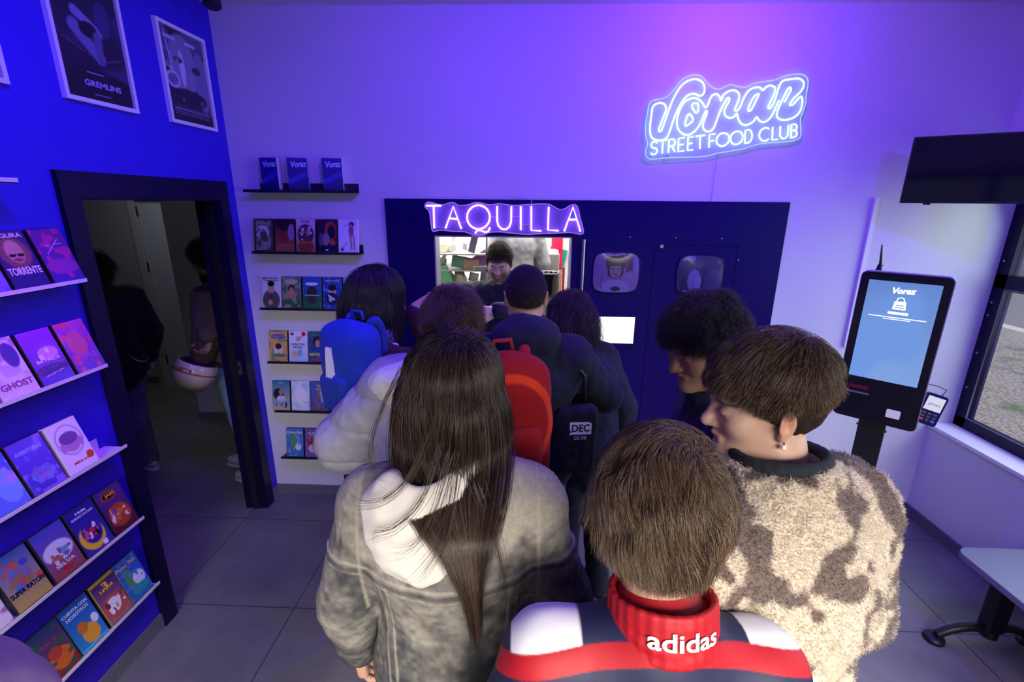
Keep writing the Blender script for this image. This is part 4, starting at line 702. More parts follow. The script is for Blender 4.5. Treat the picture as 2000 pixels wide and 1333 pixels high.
def xf(prims, M, t, s=1.0):
    out = []
    for p in prims:
        T = lambda q: M @ (q*s)+t
        if p[0] == 'c': out.append(('c', T(p[1]), T(p[2]), p[3]*s, p[4]*s, p[5]*s, p[6]))
        elif p[0] == 'e': out.append(('e', T(p[1]), p[2]*s, M @ p[3], p[4]*s, p[5]))
        elif p[0] == 'b': out.append(('b', T(p[1]), p[2]*s, M @ p[3], p[4]*s, p[5]*s, p[6]))
        elif p[0] == 'f':
            cs = np.array([[x, y, z] for x in (p[1][0], p[2][0]) for y in (p[1][1], p[2][1]) for z in (p[1][2], p[2][2])]); cs = np.array([T(c) for c in cs])
            out.append(('f', cs.min(0), cs.max(0), (lambda q, f=p[3]: f(((q-t) @ M)/s)*s), p[4]*s, p[5]))
    return out
def bounds(p):
    if p[0] == 'c': r = np.array([max(p[3], p[4])]*3); return np.minimum(p[1], p[2])-r, np.maximum(p[1], p[2])+r
    if p[0] == 'e': r = np.sqrt(((p[3]*p[2])**2).sum(1)); return p[1]-r, p[1]+r
    if p[0] == 'b': r = (np.abs(p[3])*p[2]).sum(1)+p[4]; return p[1]-r, p[1]+r
    return p[1], p[2]
def field(prims, lo, hi, vox, cut=None):
    n = np.ceil((hi-lo)/vox).astype(int)+1; F = np.full(n, .08, np.float32)
    ax = [lo[i]+np.arange(n[i])*vox for i in range(3)]
    for p in prims:
        k = p[-2]; b0, b1 = bounds(p); m = k+vox*3
        s = [slice(max(0, int((b0[i]-m-lo[i])/vox)), min(n[i], int((b1[i]+m-lo[i])/vox)+2)) for i in range(3)]
        if any(q.stop <= q.start for q in s): continue
        X = np.stack(np.meshgrid(ax[0][s[0]], ax[1][s[1]], ax[2][s[2]], indexing='ij'), -1)
        if p[0] == 'c':
            d = p[2]-p[1]; L = max(1e-9, d @ d); h = np.clip(((X-p[1]) @ d)/L, 0, 1); D = np.linalg.norm(X-p[1]-h[..., None]*d, axis=-1)-(p[3]+(p[4]-p[3])*h)
        elif p[0] == 'e':
            q = (X-p[1]) @ p[3]; k0 = np.linalg.norm(q/p[2], axis=-1); k1 = np.linalg.norm(q/p[2]**2, axis=-1); D = k0*(k0-1)/np.maximum(k1, 1e-6)
        elif p[0] == 'b':
            q = np.abs((X-p[1]) @ p[3])-p[2]; D = np.linalg.norm(np.maximum(q, 0), axis=-1)+np.minimum(q.max(-1), 0)-p[4]
        else: D = p[3](X)
        A = F[tuple(s)]
        if p[-1]: D = -D; h = np.clip(.5-.5*(A-D)/k, 0, 1); F[tuple(s)] = A*(1-h)+D*h+k*h*(1-h)
        else: h = np.clip(.5+.5*(A-D)/k, 0, 1); F[tuple(s)] = A*(1-h)+D*h-k*h*(1-h)
    if cut is not None:
        X = np.stack(np.meshgrid(*ax, indexing='ij'), -1); F = np.maximum(F, cut(X).astype(np.float32))
    F[0] = F[-1] = .05; F[:, 0] = F[:, -1] = .05; F[:, :, 0] = F[:, :, -1] = .05
    return F
def nets(F, lo, vox):
    S = F < 0; c = lambda a, i, j, k: a[i:a.shape[0]-1+i, j:a.shape[1]-1+j, k:a.shape[2]-1+k]
    cnt = sum(c(S, i, j, k).astype(np.int8) for i in (0, 1) for j in (0, 1) for k in (0, 1)); act = (cnt > 0) & (cnt < 8)
    idx = np.full(act.shape, -1, np.int32); I = np.argwhere(act); idx[act] = np.arange(len(I))
    P = np.zeros((len(I), 3)); N = np.zeros(len(I)); g = lambda o: F[I[:, 0]+o[0], I[:, 1]+o[1], I[:, 2]+o[2]]
    E = []
    for a in range(3):
        for u in (0, 1):
            for w in (0, 1):
                o = [0, 0, 0]; o[(a+1) % 3] = u; o[(a+2) % 3] = w; o2 = list(o); o2[a] = 1; E.append((o, o2, a))
    for o, o2, a in E:
        fa, fb = g(o), g(o2); x = (fa < 0) != (fb < 0); t = np.where(x, fa/np.where(x, fa-fb, 1), 0); q = np.tile(np.array(o, float), (len(I), 1)); q[:, a] += t
        P[x] += q[x]; N[x] += 1
    V = (I+P/np.maximum(N, 1)[:, None])*vox+lo; Q = []
    for a in range(3):
        b, d = (a+1) % 3, (a+2) % 3; s0 = [slice(None)]*3; s1 = [slice(None)]*3; s0[a] = slice(0, -1); s1[a] = slice(1, None)
        A, B = S[tuple(s0)], S[tuple(s1)]; J = np.argwhere(A != B); J = J[(J[:, b] > 0) & (J[:, d] > 0) & (J[:, b] < F.shape[b]-1) & (J[:, d] < F.shape[d]-1)]
        if not len(J): continue
        def cell(ob, od): K = J.copy(); K[:, b] -= ob; K[:, d] -= od; return idx[K[:, 0], K[:, 1], K[:, 2]]
        q = np.stack([cell(1, 1), cell(0, 1), cell(0, 0), cell(1, 0)], -1); inside = A[J[:, 0], J[:, 1], J[:, 2]]; q[~inside] = q[~inside][:, ::-1]; Q.append(q)
    Q = np.concatenate(Q); return V, Q[(Q >= 0).all(1)]
def vnormals(V, Q):
    n = np.cross(V[Q[:, 2]]-V[Q[:, 0]], V[Q[:, 3]]-V[Q[:, 1]]); N = np.zeros_like(V)
    for k in range(4): np.add.at(N, Q[:, k], n)
    return N/np.maximum(np.linalg.norm(N, axis=1), 1e-9)[:, None]
def soft(name, prims, vox, parent, m, colour=None, disp=None, cut=None, relax=1):
    bb = [bounds(p) for p in prims if not p[-1]]; lo = np.min([b[0] for b in bb], 0)-.025; hi = np.max([b[1] for b in bb], 0)+.025
    F = field(prims, lo, hi, vox, cut); V, Q = nets(F, lo, vox)
    for _ in range(relax):                                                        # light smoothing along the mesh edges
        S_ = np.zeros_like(V); C_ = np.zeros(len(V))
        for a, b in ((0, 1), (1, 2), (2, 3), (3, 0)):
            np.add.at(S_, Q[:, a], V[Q[:, b]]); np.add.at(C_, Q[:, a], 1)
        V = V*.5+.5*S_/np.maximum(C_, 1)[:, None]
    if disp is not None: V = V+vnormals(V, Q)*disp(V)[:, None]
    me = mesh_np(name, V, Q); soft.last = (V, Q, None)
    if colour is not None:
        soft.last = (V, Q, np.clip(colour(V), 0, 1)); c = np.concatenate([np.clip(colour(V), 0, 1), np.ones((len(V), 1))], 1); a = me.color_attributes.new('Col', 'FLOAT_COLOR', 'POINT')
        if len(me.vertices) == len(V): a.data.foreach_set('color', c.astype(np.float32).ravel())
    return obj(name, me, parent, m, True)
def mixc(C, c, w): return C*(1-w[:, None])+np.array(c)*w[:, None]
def band(d, a, b): return np.clip((b-d)/(b-a), 0, 1)                          # 1 inside a, 0 beyond b
def flat(c): return lambda V: np.tile(np.array(c, float), (len(V), 1))

# ------------------------------------------------------------------ heads, hands, bodies
CR_C, CR_R = A3((0, -.014, .028)), A3((.078, .099, .092))
def head_prims(nose=1.0, jaw=1.0, brow=1.0, neck_fwd=0):
    P = [ell(CR_C, CR_R, .02), ell((0, .024, -.04), (.062*jaw, .062, .078), .03)]
    for s in (-1, 1):
        P += [cone((s*.046*jaw, -.005, -.065), (s*.012, .066, -.100), .024, .018, .03), ball((s*.040, .058, -.022), .024, .025)]
    P += [cone((-.03, .076, .020), (.03, .076, .020), .012*brow, .012*brow, .018), ball((0, .076, -.104), .017, .02)]
    P += [ball((s*.031, .098, -.001), .015, .014, True) for s in (-1, 1)]
    P += [cone((0, .084, .010), (0, .104*nose, -.030), .007, .0115, .012), ball((-.012, .093*nose, -.034), .0085, .008), ball((.012, .093*nose, -.034), .0085, .008), ball((0, .106*nose, -.031), .0105, .008)]
    P += [ell((s*.031, .0775, -.001), (.0145, .0125, .011), .003) for s in (-1, 1)]
    P += [cone((-.019, .082, -.062), (0, .0885, -.0585), .005, .006, .006), cone((.019, .082, -.062), (0, .0885, -.0585), .005, .006, .006), cone((-.014, .083, -.069), (.014, .083, -.069), .0055, .0055, .006), cone((-.02, .094, -.0655), (.02, .094, -.0655), .0022, .0022, .004, True)]
    for s in (-1, 1):
        r = rotm(0, s*8, s*-22)
        P += [ell((s*.082, -.012, -.008), (.008, .019, .031), .006, rot=r), ell((s*.089, -.008, -.005), (.006, .010, .017), .006, True, rot=r), ball((s*.079, -.004, -.036), .0085, .006)]
    return P
def head_colour(V, M, t, s, skin, hair, beard=0, redlip=.5, lids=False):
    """skin, lips, brows and eyes coloured in the head's own frame"""
    q = ((V-t) @ M)/s; C = np.tile(np.array(skin, float), (len(V), 1)); near = np.linalg.norm(q, axis=1) < .14
    C = mixc(C, np.array(skin)*(1.08, .72, .66), near*band(np.hypot(q[:, 0]/1.0, (q[:, 2]+.025)/1.0), .0, .06)*(q[:, 1] > .04)*.35)
    for sx in (-1, 1):
        C = mixc(C, np.array(skin)*(1.12, .66, .6), band(np.linalg.norm(q-(sx*.085, -.01, -.01), axis=1), .012, .032)*.5)
        e = np.hypot((q[:, 0]-sx*.031)/.0125, (q[:, 2]+.001)/.0058); f = (q[:, 1] > .078)*near
        if lids: C = mixc(C, np.array(skin)*(.72, .6, .6), band(e, .6, 1.6)*f*.5); C = mixc(C, (.05, .03, .03), band(np.abs(q[:, 2]+.0065-((q[:, 0]-sx*.031)/.014)**2*.003), .0008, .0022)*(np.abs(q[:, 0]-sx*.031) < .014)*(q[:, 1] > .07)*near)
        else: C = mixc(C, (.10, .06, .05), band(e, 1.0, 1.35)*f); C = mixc(C, (.75, .72, .70), band(e, .72, .95)*f); C = mixc(C, (.05, .03, .02), band(np.hypot(q[:, 0]-sx*.031, q[:, 2]+.001), .0045, .006)*f)
        b = np.hypot((q[:, 0]-sx*.032)/.021, (q[:, 2]-.0185-.10*np.abs(q[:, 0]-sx*.03)*0)/.0045); C = mixc(C, hair, band(b, .8, 1.25)*(q[:, 1] > .055)*near*.85)
    C = mixc(C, np.array(skin)*(1.0, .45, .42)+(.05, 0, 0), band(np.hypot(q[:, 0]/.024, (q[:, 2]+.065)/.010), .8, 1.1)*(q[:, 1] > .07)*near*redlip)
    if beard:
        w = band(q[:, 2], -.045, -.02)*(q[:, 1] > -.01)*near*(q[:, 2] > -.13)*(np.hypot(q[:, 0]/.022, (q[:, 2]+.065)/.008) > 1); C = mixc(C, hair, w*beard)
    return C
def hand_prims(w, d, pn, side, curl=25, spread=4, s=1.0, thumb=35):
    """w wrist, d direction of the fingers, pn direction the palm faces, side +1/-1: where the thumb leaves"""
    d = A3(d)/np.linalg.norm(d); pn = A3(pn)-d*(A3(pn) @ d); pn /= np.linalg.norm(pn); x = np.cross(d, pn)*side; w = A3(w)
    P = [cone(w, w+d*.03*s, .024*s, .026*s, .02)]
    rot = np.stack([x, d, pn], 1); P.append(rbox(w+d*.058*s, (.030*s, .034*s, .004*s), .011*s, .012, rot=rot))
    for i, (off, ln) in enumerate(((.030, .072), (.0105, .080), (-.0095, .075), (-.028, .060))):
        b = w+d*.092*s+x*off*s; a = R(curl*.45*(1+.08*i)); sp = R(spread*(1.5-i)); dd = d*math.cos(a)+pn*math.sin(a); dd = dd+x*math.sin(sp); dd /= np.linalg.norm(dd)
        for j, (fr, ra, rb) in enumerate(((.45, .0092, .0086), (.30, .0086, .0080), (.25, .0080, .0068))):
            e = b+dd*ln*fr*s; P.append(cone(b, e, ra*s, rb*s, .003)); b = e; a += R(curl*(.9 if j == 0 else .6)); dd = d*math.cos(a)+pn*math.sin(a); dd /= np.linalg.norm(dd)
    b = w+d*.028*s+x*.024*s; tt = R(thumb); dd = d*math.cos(tt)+x*math.sin(tt)+pn*.25; dd /= np.linalg.norm(dd)
    for ln, ra, rb in ((.040, .0135, .0105), (.030, .0105, .0092), (.024, .0092, .0075)):
        e = b+dd*ln*s; P.append(cone(b, e, ra*s, rb*s, .006)); b = e; dd = dd*.9+d*.25+pn*.12; dd /= np.linalg.norm(dd)
    return P
def solve_elbow(sh, wr, l1, l2, pole):
    v = wr-sh; L = np.linalg.norm(v); L = min(L, (l1+l2)*.999); u = v/np.linalg.norm(v); a = (l1*l1-l2*l2+L*L)/(2*L); h = math.sqrt(max(1e-6, l1*l1-a*a))
    p = A3(pole)-u*(A3(pole) @ u); p /= np.linalg.norm(p); return sh+u*a+p*h, sh+u*L
class Person:
    """joints in the person's own frame: feet at the origin, facing +Y, 1.75 m tall before scaling"""
    def __init__(s, label, head_at, heading, head=(0, 0, 0), lean=0, side=0, arms=None, slim=1.0, group=None, zmin=None, step=0, zbase=0):
        s.J = J = {}; L = rotm(-lean, side, 0); pv = A3((0, 0, .95)); U = lambda p: L @ (A3(p)-pv)+pv
        J['pelvis'] = pv; J['waist'] = U((0, 0, 1.10)); J['chest'] = U((0, 0, 1.29)); J['neck'] = U((0, -.015, 1.47)); J['head'] = U((0, .02, 1.475))+A3((0, .03, .155))
        s.slim = slim; J['shoulder'] = {}; J['elbow'] = {}; J['wrist'] = {}; J['fing'] = {}
        arms = arms or {}
        s.scale = (head_at[2]-zbase)/J['head'][2]; hl = J['head']*s.scale; ch, sh_ = math.cos(R(heading)), math.sin(R(heading))
        loc = (head_at[0]-(ch*hl[0]-sh_*hl[1]), head_at[1]-(sh_*hl[0]+ch*hl[1]), zbase)
        def local(v): d = (v[0]-loc[0], v[1]-loc[1]); return A3((ch*d[0]+sh_*d[1], -sh_*d[0]+ch*d[1], v[2]-zbase))/s.scale
        for k in (-1, 1):
            sh = U((k*.175*slim, -.015, 1.405)); ar = arms.get(k)
            if ar is None: wr = U((k*.27, .10, .90)); pole = (k*.6, -.8, 0); fd = (0, .25, -1); cu = 35
            else: wr = local(ar[0]) if isinstance(ar[0], Vector) else A3(ar[0]); pole = ar[1]; fd = ar[2] if len(ar) > 2 else None; cu = ar[3] if len(ar) > 3 else 35
            el, wr = solve_elbow(sh, wr, .285, .255, pole); J['shoulder'][k] = sh; J['elbow'][k] = el; J['wrist'][k] = wr
            J['fing'][k] = (A3(fd) if fd is not None else wr-el, cu, ar[4] if ar and len(ar) > 4 else (-k*.9, .2, -.2))
        J['hip'] = {k: A3((k*.09, 0, .90)) for k in (-1, 1)}; J['knee'] = {k: A3((k*.10, .03+step*k, .49)) for k in (-1, 1)}; J['ankle'] = {k: A3((k*.105, -.03+step*k*1.3, .09)) for k in (-1, 1)}
        s.root = thing('person', label, 'person', loc, R(heading), group); s.root.scale = (s.scale,)*3
        s.HM = rotm(0, 0, head[0]) @ rotm(head[1], 0, 0) @ rotm(0, head[2], 0); s.HT = J['head']; s.hs = 1.0
    def body(s, skin, hair, vox=.006, beard=0, nose=1.0, jaw=1.0, brow=1.0, redlip=.5, hs=1.0, lids=False):
        J = s.J; w = s.slim; s.hs = hs; s.skin = skin
        P = [ell(J['pelvis']+(0, -.005, 0), (.155*w, .105, .12), .05), ell(J['waist'], (.135*w, .095, .14), .05), ell(J['chest']+(0, 0, -.02), (.145*w, .095, .16), .04), cone(J['shoulder'][-1]*.85+J['neck']*.15, J['shoulder'][1]*.85+J['neck']*.15, .040, .040, .03)]
        P += [cone(J['neck'], s.HT+s.HM @ A3((0, -.02, -.05)), .056, .054, .03), cone(J['neck']+(0, 0, -.03), J['shoulder'][-1], .035, .032, .03), cone(J['neck']+(0, 0, -.03), J['shoulder'][1], .035, .032, .03)]
        for k in (-1, 1):
            P += [cone(J['shoulder'][k]+(0, 0, -.01), J['elbow'][k], .046*w, .038*w, .02), cone(J['elbow'][k], J['wrist'][k], .038*w, .025, .015)]
            fd, cu, pn = J['fing'][k]; P += hand_prims(J['wrist'][k], fd, pn, 1 if np.cross(fd, pn) @ A3((0, 1, .3)) > 0 else -1, cu)
            P += [cone(J['hip'][k], J['knee'][k], .078*w, .055, .03), cone(J['knee'][k], J['ankle'][k], .055, .036, .02), ell(J['ankle'][k]+(0, .06, -.05), (.042, .12, .035), .02)]
        P += xf(head_prims(nose, jaw, brow), s.HM, s.HT, hs)
        return soft('body', P, vox, s.root, vmat('skin', .45, noise=.06, nscale=60), lambda V: head_colour(V, s.HM, s.HT, hs, skin, hair, beard, redlip, lids))
    def torso(s, t=.03, arm=.02, down=.0, loose=1.0, k=.05, drop=0):
        """the solids of a top: body plus cloth thickness, sleeves to the wrists"""
        J = s.J; w = s.slim; P = [ell(J['pelvis']+(0, 0, .02-drop*.5), (.155*w+t*loose, .105+t*loose, .15+drop*.5), k), ell(J['waist'], (.14*w+t, .10+t, .16), k), ell(J['chest']+(0, -.01, 0), (.165*w+t, .11+t, .165+t*.5), k)]
        for q in (-1, 1): P += [cone(J['neck']+(0, -.01, -.03), J['shoulder'][q]+(0, 0, -.015), .055+t*.6, .05+t*.8, k)]
        for q in (-1, 1): P += [cone(J['shoulder'][q]+(0, 0, -.01), J['elbow'][q], .055*w+arm, .046*w+arm, .03), cone(J['elbow'][q], J['wrist'][q]*.97+J['elbow'][q]*.03, .044*w+arm, .032+arm*.8, .02)]
        return P
    def collar_ring(s, r, h0, h1, th, tilt=0, dy=0, front=True, rx=1.0, k=.01, n=20):
        J = s.J; out = []; L = rotm(tilt, 0, 0)
        for i in range(n):
            a0, a1 = 2*math.pi*i/n, 2*math.pi*(i+1)/n
            for h in np.linspace(h0, h1, max(3, int((h1-h0)/(th*1.1))+1)):
                p = lambda a: J['neck']+L @ A3((r*rx*math.sin(a), r*math.cos(a)+dy, h)); out.append(cone(p(a0), p(a1), th, th, k))
        return out
    def trousers(s, m, col=None, t=.018, vox=.009, name='trousers'):
        J = s.J; w = s.slim; P = [ell(J['pelvis']+(0, -.005, -.02), (.155*w+t, .105+t, .13), .05)]
        for k in (-1, 1): P += [cone(J['hip'][k], J['knee'][k], .080*w+t, .058+t, .04), cone(J['knee'][k], J['ankle'][k]+(0, 0, -.02), .056+t, .045+t, .03)]
        P.append(rbox((0, 0, -.02), (.5, .5, .07), 0, .004, True))
        return soft(name, P, vox, s.root, m, col, lambda V: .004*noise3(V, 22, 2)+.003*noise3(V*(1, 1, 3), 18, 5))
    def shoes(s, m, sole=None):
        for k in (-1, 1):
            a = s.J['ankle'][k]; P = [ell(a+(0, .055, -.040), (.046, .135, .042), .02), cone(a+(0, -.01, .0), a+(0, 0, -.03), .048, .048, .02), rbox((a[0], a[1]+.055, -.03), (.2, .3, .03), 0, .004, True)]
            o = soft('shoe', P, .007, s.root, m)
            b = MB().prism([(a[0]+.047*math.cos(q/20*2*math.pi)*(1-.15*math.sin(q/20*2*math.pi)), a[1]+.055+.14*math.sin(q/20*2*math.pi)) for q in range(20)], 2, 0, .022).build('sole', sole or mat('pale rubber sole', (.6, .58, .56), .6), o)
    # ---- hair
    def zline(s, q, low=0):
        return np.interp(q[..., 1], [-.12, -.05, -.02, .025, .06, .1], [-.085+low, -.080+low, -.028, .004, .045, .058])
    def cap(s, thick, col, low=0, name='hair', vox=.006, fringe=0, noise=.004):
        hs = s.hs
        def f(q):
            r = CR_R+thick; d0 = (q-CR_C); k0 = np.linalg.norm(d0/r, axis=-1); k1 = np.linalg.norm(d0/r**2, axis=-1); d = k0*(k0-1)/np.maximum(k1, 1e-6)
            zl = np.interp(q[..., 1], [-.12, -.05, -.02, .025, .06, .1], [-.085+low, -.080+low, -.028, .004, .045-fringe, .058-fringe]); return np.maximum(d, (zl-q[..., 2])*.8)
        P = xf([fn((-.12, -.14, -.12), (.12, .12, .15), f)], s.HM, s.HT, hs)
        return soft(name, P, vox, s.root, vmat('hair', .8, noise=.25, nscale=300, spec=.15), flat(col), lambda V: noise*noise3(V, 60, 3))
    def strands(s, parent, n, length, col, hi, vol=(.002, .02), seg=9, width=.0007, lift=.5, grav=.25, whorl=(0, -.05, .11), swirl=.4, curl=0, curlf=1, low=0, lenf=None, seed=1, jit=.12, avoid=None, bias=(0, 0, 0), clump=.5, name='strands', fringe=0, hip=.35, hug=0):
        g = np.random.default_rng(seed); d = g.normal(size=(n*3, 3)); d /= np.linalg.norm(d, axis=1)[:, None]; q = CR_C+d*CR_R
        zl = np.interp(q[:, 1], [-.12, -.05, -.02, .025, .06, .1], [-.085+low, -.080+low, -.028, .004, .045-fringe*.3, .058-fringe*.3]); q = q[q[:, 2] > zl][:n]; n = len(q); nr = (q-CR_C)/CR_R**2; nr /= np.linalg.norm(nr, axis=1)[:, None]
        wh = A3(whorl)+g.normal(size=(n, 3))*.011; away = q-wh; away -= nr*(away*nr).sum(1)[:, None]; away /= np.maximum(np.linalg.norm(away, axis=1), 1e-6)[:, None]
        comb = away*math.cos(swirl)+np.cross(nr, away)*math.sin(swirl)
        cl = noise3(q, 55, seed)[:, None]*np.array([[1, 0, 0]])+noise3(q, 55, seed+5)[:, None]*np.array([[0, 1, 0]])+noise3(q, 55, seed+9)[:, None]*np.array([[0, 0, 1]])
        comb = comb+cl*clump+g.normal(size=(n, 3))*jit; layer = vol[0]+(vol[1]-vol[0])*np.clip(.5+.75*noise3(q, 42, seed+20)+g.uniform(-.35, .35, n), 0, 1)
        Ln = length*g.uniform(.75, 1.1, n)*(lenf(q) if lenf else 1); st = Ln/(seg-1)
        dn = (s.HM.T @ A3((0, 0, -1)))[None]; p = q-nr*.002; dr = comb*(1-lift)+nr*lift; dr /= np.linalg.norm(dr, axis=1)[:, None]; pts = [p]
        for i in range(1, seg):
            f = i/seg; rr = p-CR_C; nn = rr/CR_R**2; nn /= np.linalg.norm(nn, axis=1)[:, None]
            aw = p-wh; aw -= nn*(aw*nn).sum(1)[:, None]; aw /= np.maximum(np.linalg.norm(aw, axis=1), 1e-6)[:, None]
            tgt = (aw*math.cos(swirl)+np.cross(nn, aw)*math.sin(swirl))*(1-grav)+dn*grav*(.4+1.6*f)+cl*clump*.6+A3(bias)*f
            dr = dr*(1-hip)+tgt*hip; dr /= np.linalg.norm(dr, axis=1)[:, None]; p = p+dr*st[:, None]
            k0 = np.linalg.norm((p-CR_C)/(CR_R+layer[:, None]), axis=1); ins = k0 < 1; p = np.where(ins[:, None], CR_C+(p-CR_C)/np.maximum(k0, .3)[:, None], p)
            if hug:
                w = hug*np.clip((p[:, 2]-CR_C[2]+.02)/.03, 0, 1)[:, None]*(k0 > 1)[:, None]; p = p*(1-w)+(CR_C+(p-CR_C)/np.maximum(k0, .3)[:, None])*w
            if avoid is not None: p = avoid(p, layer)
            mv = p-pts[-1]; ml = np.maximum(np.linalg.norm(mv, axis=1), 1e-6)[:, None]; dr = mv/ml; p = pts[-1]+dr*np.minimum(ml, st[:, None]*1.15)
            pts.append(p)
        T = np.stack(pts, 1)
        if curl:
            ph = g.uniform(0, 6.28, n); ax = np.arange(seg)/seg*curlf*6.28; u = np.cross(nr, comb); u /= np.maximum(np.linalg.norm(u, axis=1), 1e-6)[:, None]
            T = T+curl*np.minimum(1, np.arange(seg)/2)[None, :, None]*(u[:, None]*np.cos(ax[None]+ph[:, None])[..., None]+nr[:, None]*np.sin(ax[None]+ph[:, None])[..., None])
        T = (T*s.hs) @ s.HM.T+s.HT; return ribbon(name, T, width, col, hi, parent, g)
def ribbon(name, T, width, col, hi, parent, g, rough=None):
    n, seg = T.shape[:2]; tg = np.gradient(T, axis=1); tg /= np.maximum(np.linalg.norm(tg, axis=2), 1e-9)[..., None]; r = g.normal(size=(n, 1, 3)); u = np.cross(tg, r); u /= np.maximum(np.linalg.norm(u, axis=2), 1e-9)[..., None]; w = np.cross(tg, u)
    rad = width*np.interp(np.arange(seg)/(seg-1), [0, .6, 1], [1, .8, .25])[None, :, None]
    V = np.stack([T+(u*math.cos(a)+w*math.sin(a))*rad for a in (0, 2.09, 4.19)], 2)
    i = np.arange(n)[:, None, None]*seg*3+np.arange(seg-1)[None, :, None]*3; j = np.arange(3)[None, None, :]; j2 = (j+1) % 3
    Q = np.stack([i+j, i+j2, i+3+j2, i+3+j], -1).reshape(-1, 4); c = np.array(col)+(np.array(hi)-np.array(col))*(g.random(n)**1.6)[:, None]
    me = bpy.data.meshes.new(name); V = V.reshape(-1, 3); me.vertices.add(len(V)); me.vertices.foreach_set('co', V.astype(np.float32).ravel()); me.loops.add(Q.size); me.loops.foreach_set('vertex_index', Q.astype(np.int32).ravel())
    me.polygons.add(len(Q)); me.polygons.foreach_set('loop_start', np.arange(0, Q.size, 4, dtype=np.int32)); me.update(calc_edges=True)
    a = me.color_attributes.new('Col', 'FLOAT_COLOR', 'POINT'); cc = np.concatenate([c, np.ones((n, 1))], 1).repeat(seg*3, 0); a.data.foreach_set('color', cc.astype(np.float32).ravel())
    return obj(name, me, parent, vmat('hair strand', .32, spec=.5), True)

def fur(name, parent, n, length, width, gain=1.0, seed=1, droop=.3, zmin=None):
    """short pile growing from the last soft surface, each tuft the colour of the cloth under it"""
    V, Q, C = soft.last; N = vnormals(V, Q); g = np.random.default_rng(seed); i = g.integers(0, len(V), n); i = i[V[i, 2] > zmin] if zmin is not None else i; n = len(i)
    d = N[i]+g.normal(size=(n, 3))*.45+A3((0, 0, -droop)); d /= np.linalg.norm(d, axis=1)[:, None]; L = length*g.uniform(.6, 1.2, n)[:, None]; b = V[i]+g.normal(size=(n, 3))*.002
    e = g.normal(size=(n, 3))*.4; T = np.stack([b, b+d*L*.5, b+(d+e*.5)*L*.9], 1); o = ribbon(name, T, width, (0, 0, 0), (0, 0, 0), parent, g)
    c = np.concatenate([np.clip(C[i]*g.uniform(.8, 1.2, n)[:, None]*gain, 0, 1), np.ones((n, 1))], 1).repeat(9, 0); o.data.color_attributes['Col'].data.foreach_set('color', c.astype(np.float32).ravel())
    o.data.materials.clear(); o.data.materials.append(vmat('cloth pile', .9, sheen=.3)); return o

# ------------------------------------------------------------------ the people
SK1, SK2, SK3 = (.55, .32, .22), (.42, .23, .15), (.60, .38, .28)
def folds(a=.006, f=14, s=1): return lambda V: a*noise3(V*(1, 1, .6), f, s)+a*.5*noise3(V, f*2.3, s+4)
def hem(z, side=None): return lambda X: z-X[..., 2]
m_cloth = vmat('cloth', .85, bump=.25, bscale=700, sheen=.04, spec=.25); m_denim = vmat('denim', .85, bump=.45, bscale=900, noise=.22, nscale=90)
m_nylon = vmat('quilted nylon', .45, bump=.1, bscale=200); m_jersey = vmat('track jersey', .6, bump=.1, bscale=900); m_fleece = vmat('fleece', .95, bump=.6, vor=170, sheen=.3)
m_jeans = vmat('jeans', .85, bump=.3, bscale=900, noise=.2, nscale=80); m_shoe = mat('worn trainer', (.45, .43, .40), .6, noise=.2); m_shoed = mat('black trainer', (.02, .02, .025), .5)
JEANS = flat((.05, .08, .17)); BLACKC = flat((.012, .012, .02))
def basics(p, shoe=None, col=None, vox=.010): p.trousers(m_jeans, col or JEANS, vox=vox); p.shoes(shoe or m_shoe)

# 1. girl in the washed denim jacket, seen from behind
p = Person('person in washed grey denim jacket with cream hood, long dark hair, seen from behind', at(885, 765, 1.06), 3, head=(2, -6, 3), lean=3, slim=.93)
basics(p); p.body(SK1, (.03, .02, .02), .006)
def denim(V):
    n = noise3(V*(1, 1, .8), 9, 1)*.5+noise3(V, 28, 2)*.35+noise3(V, 80, 3)*.25+.5; n = np.clip(n+np.clip((V[:, 2]-1.22)*1.6, -.35, .35), 0, 1)  # paler toward the shoulders: part wash, part light put into the colour
    C = mixc(np.tile((.040, .042, .050), (len(V), 1)), (.34, .32, .27), n**1.3)
    back = V[:, 1] < .05
    for d in (np.abs(V[:, 2]-1.275), np.abs(V[:, 2]-1.300)): C = mixc(C, (.42, .39, .32), band(d, .001, .004)*back*.7)
    C = mixc(C, (.03, .03, .035), band(np.abs(V[:, 2]-1.2875), .003, .007)*back*.6)
    for x in (-.135, .135):
        C = mixc(C, (.4, .37, .3), band(np.abs(np.abs(V[:, 0]-x*(1-(1.28-V[:, 2])*.35))-.009), .001, .0035)*back*(V[:, 2] < 1.28)*.6)
    for k in (-1, 1): C = mixc(C, (.42, .39, .32), band(np.abs(k*V[:, 0]-.185-(1.40-V[:, 2])*.02), .002, .005)*(V[:, 2] > 1.15)*.6)
    return C
def denim_d(V):
    d = .007*noise3(V*(1, 1, .7), 11, 3)+.004*noise3(V, 26, 5)+.0015*noise3(V, 90, 6); d += .003*band(np.abs(V[:, 2]-1.2875), .012, .016)*(V[:, 1] < .05)
    for x in (-.135, .135): d += .002*band(np.abs(V[:, 0]-x*(1-(1.28-V[:, 2])*.35)), .010, .013)*(V[:, 1] < .05)*(V[:, 2] < 1.28)
    return d
jk = soft('denim_jacket', p.torso(.045, .028, loose=1.1)+p.collar_ring(.085, -.01, .035, .012, -12), .0045, p.root, m_denim, denim, denim_d, hem(.84))
nk = p.J['neck']
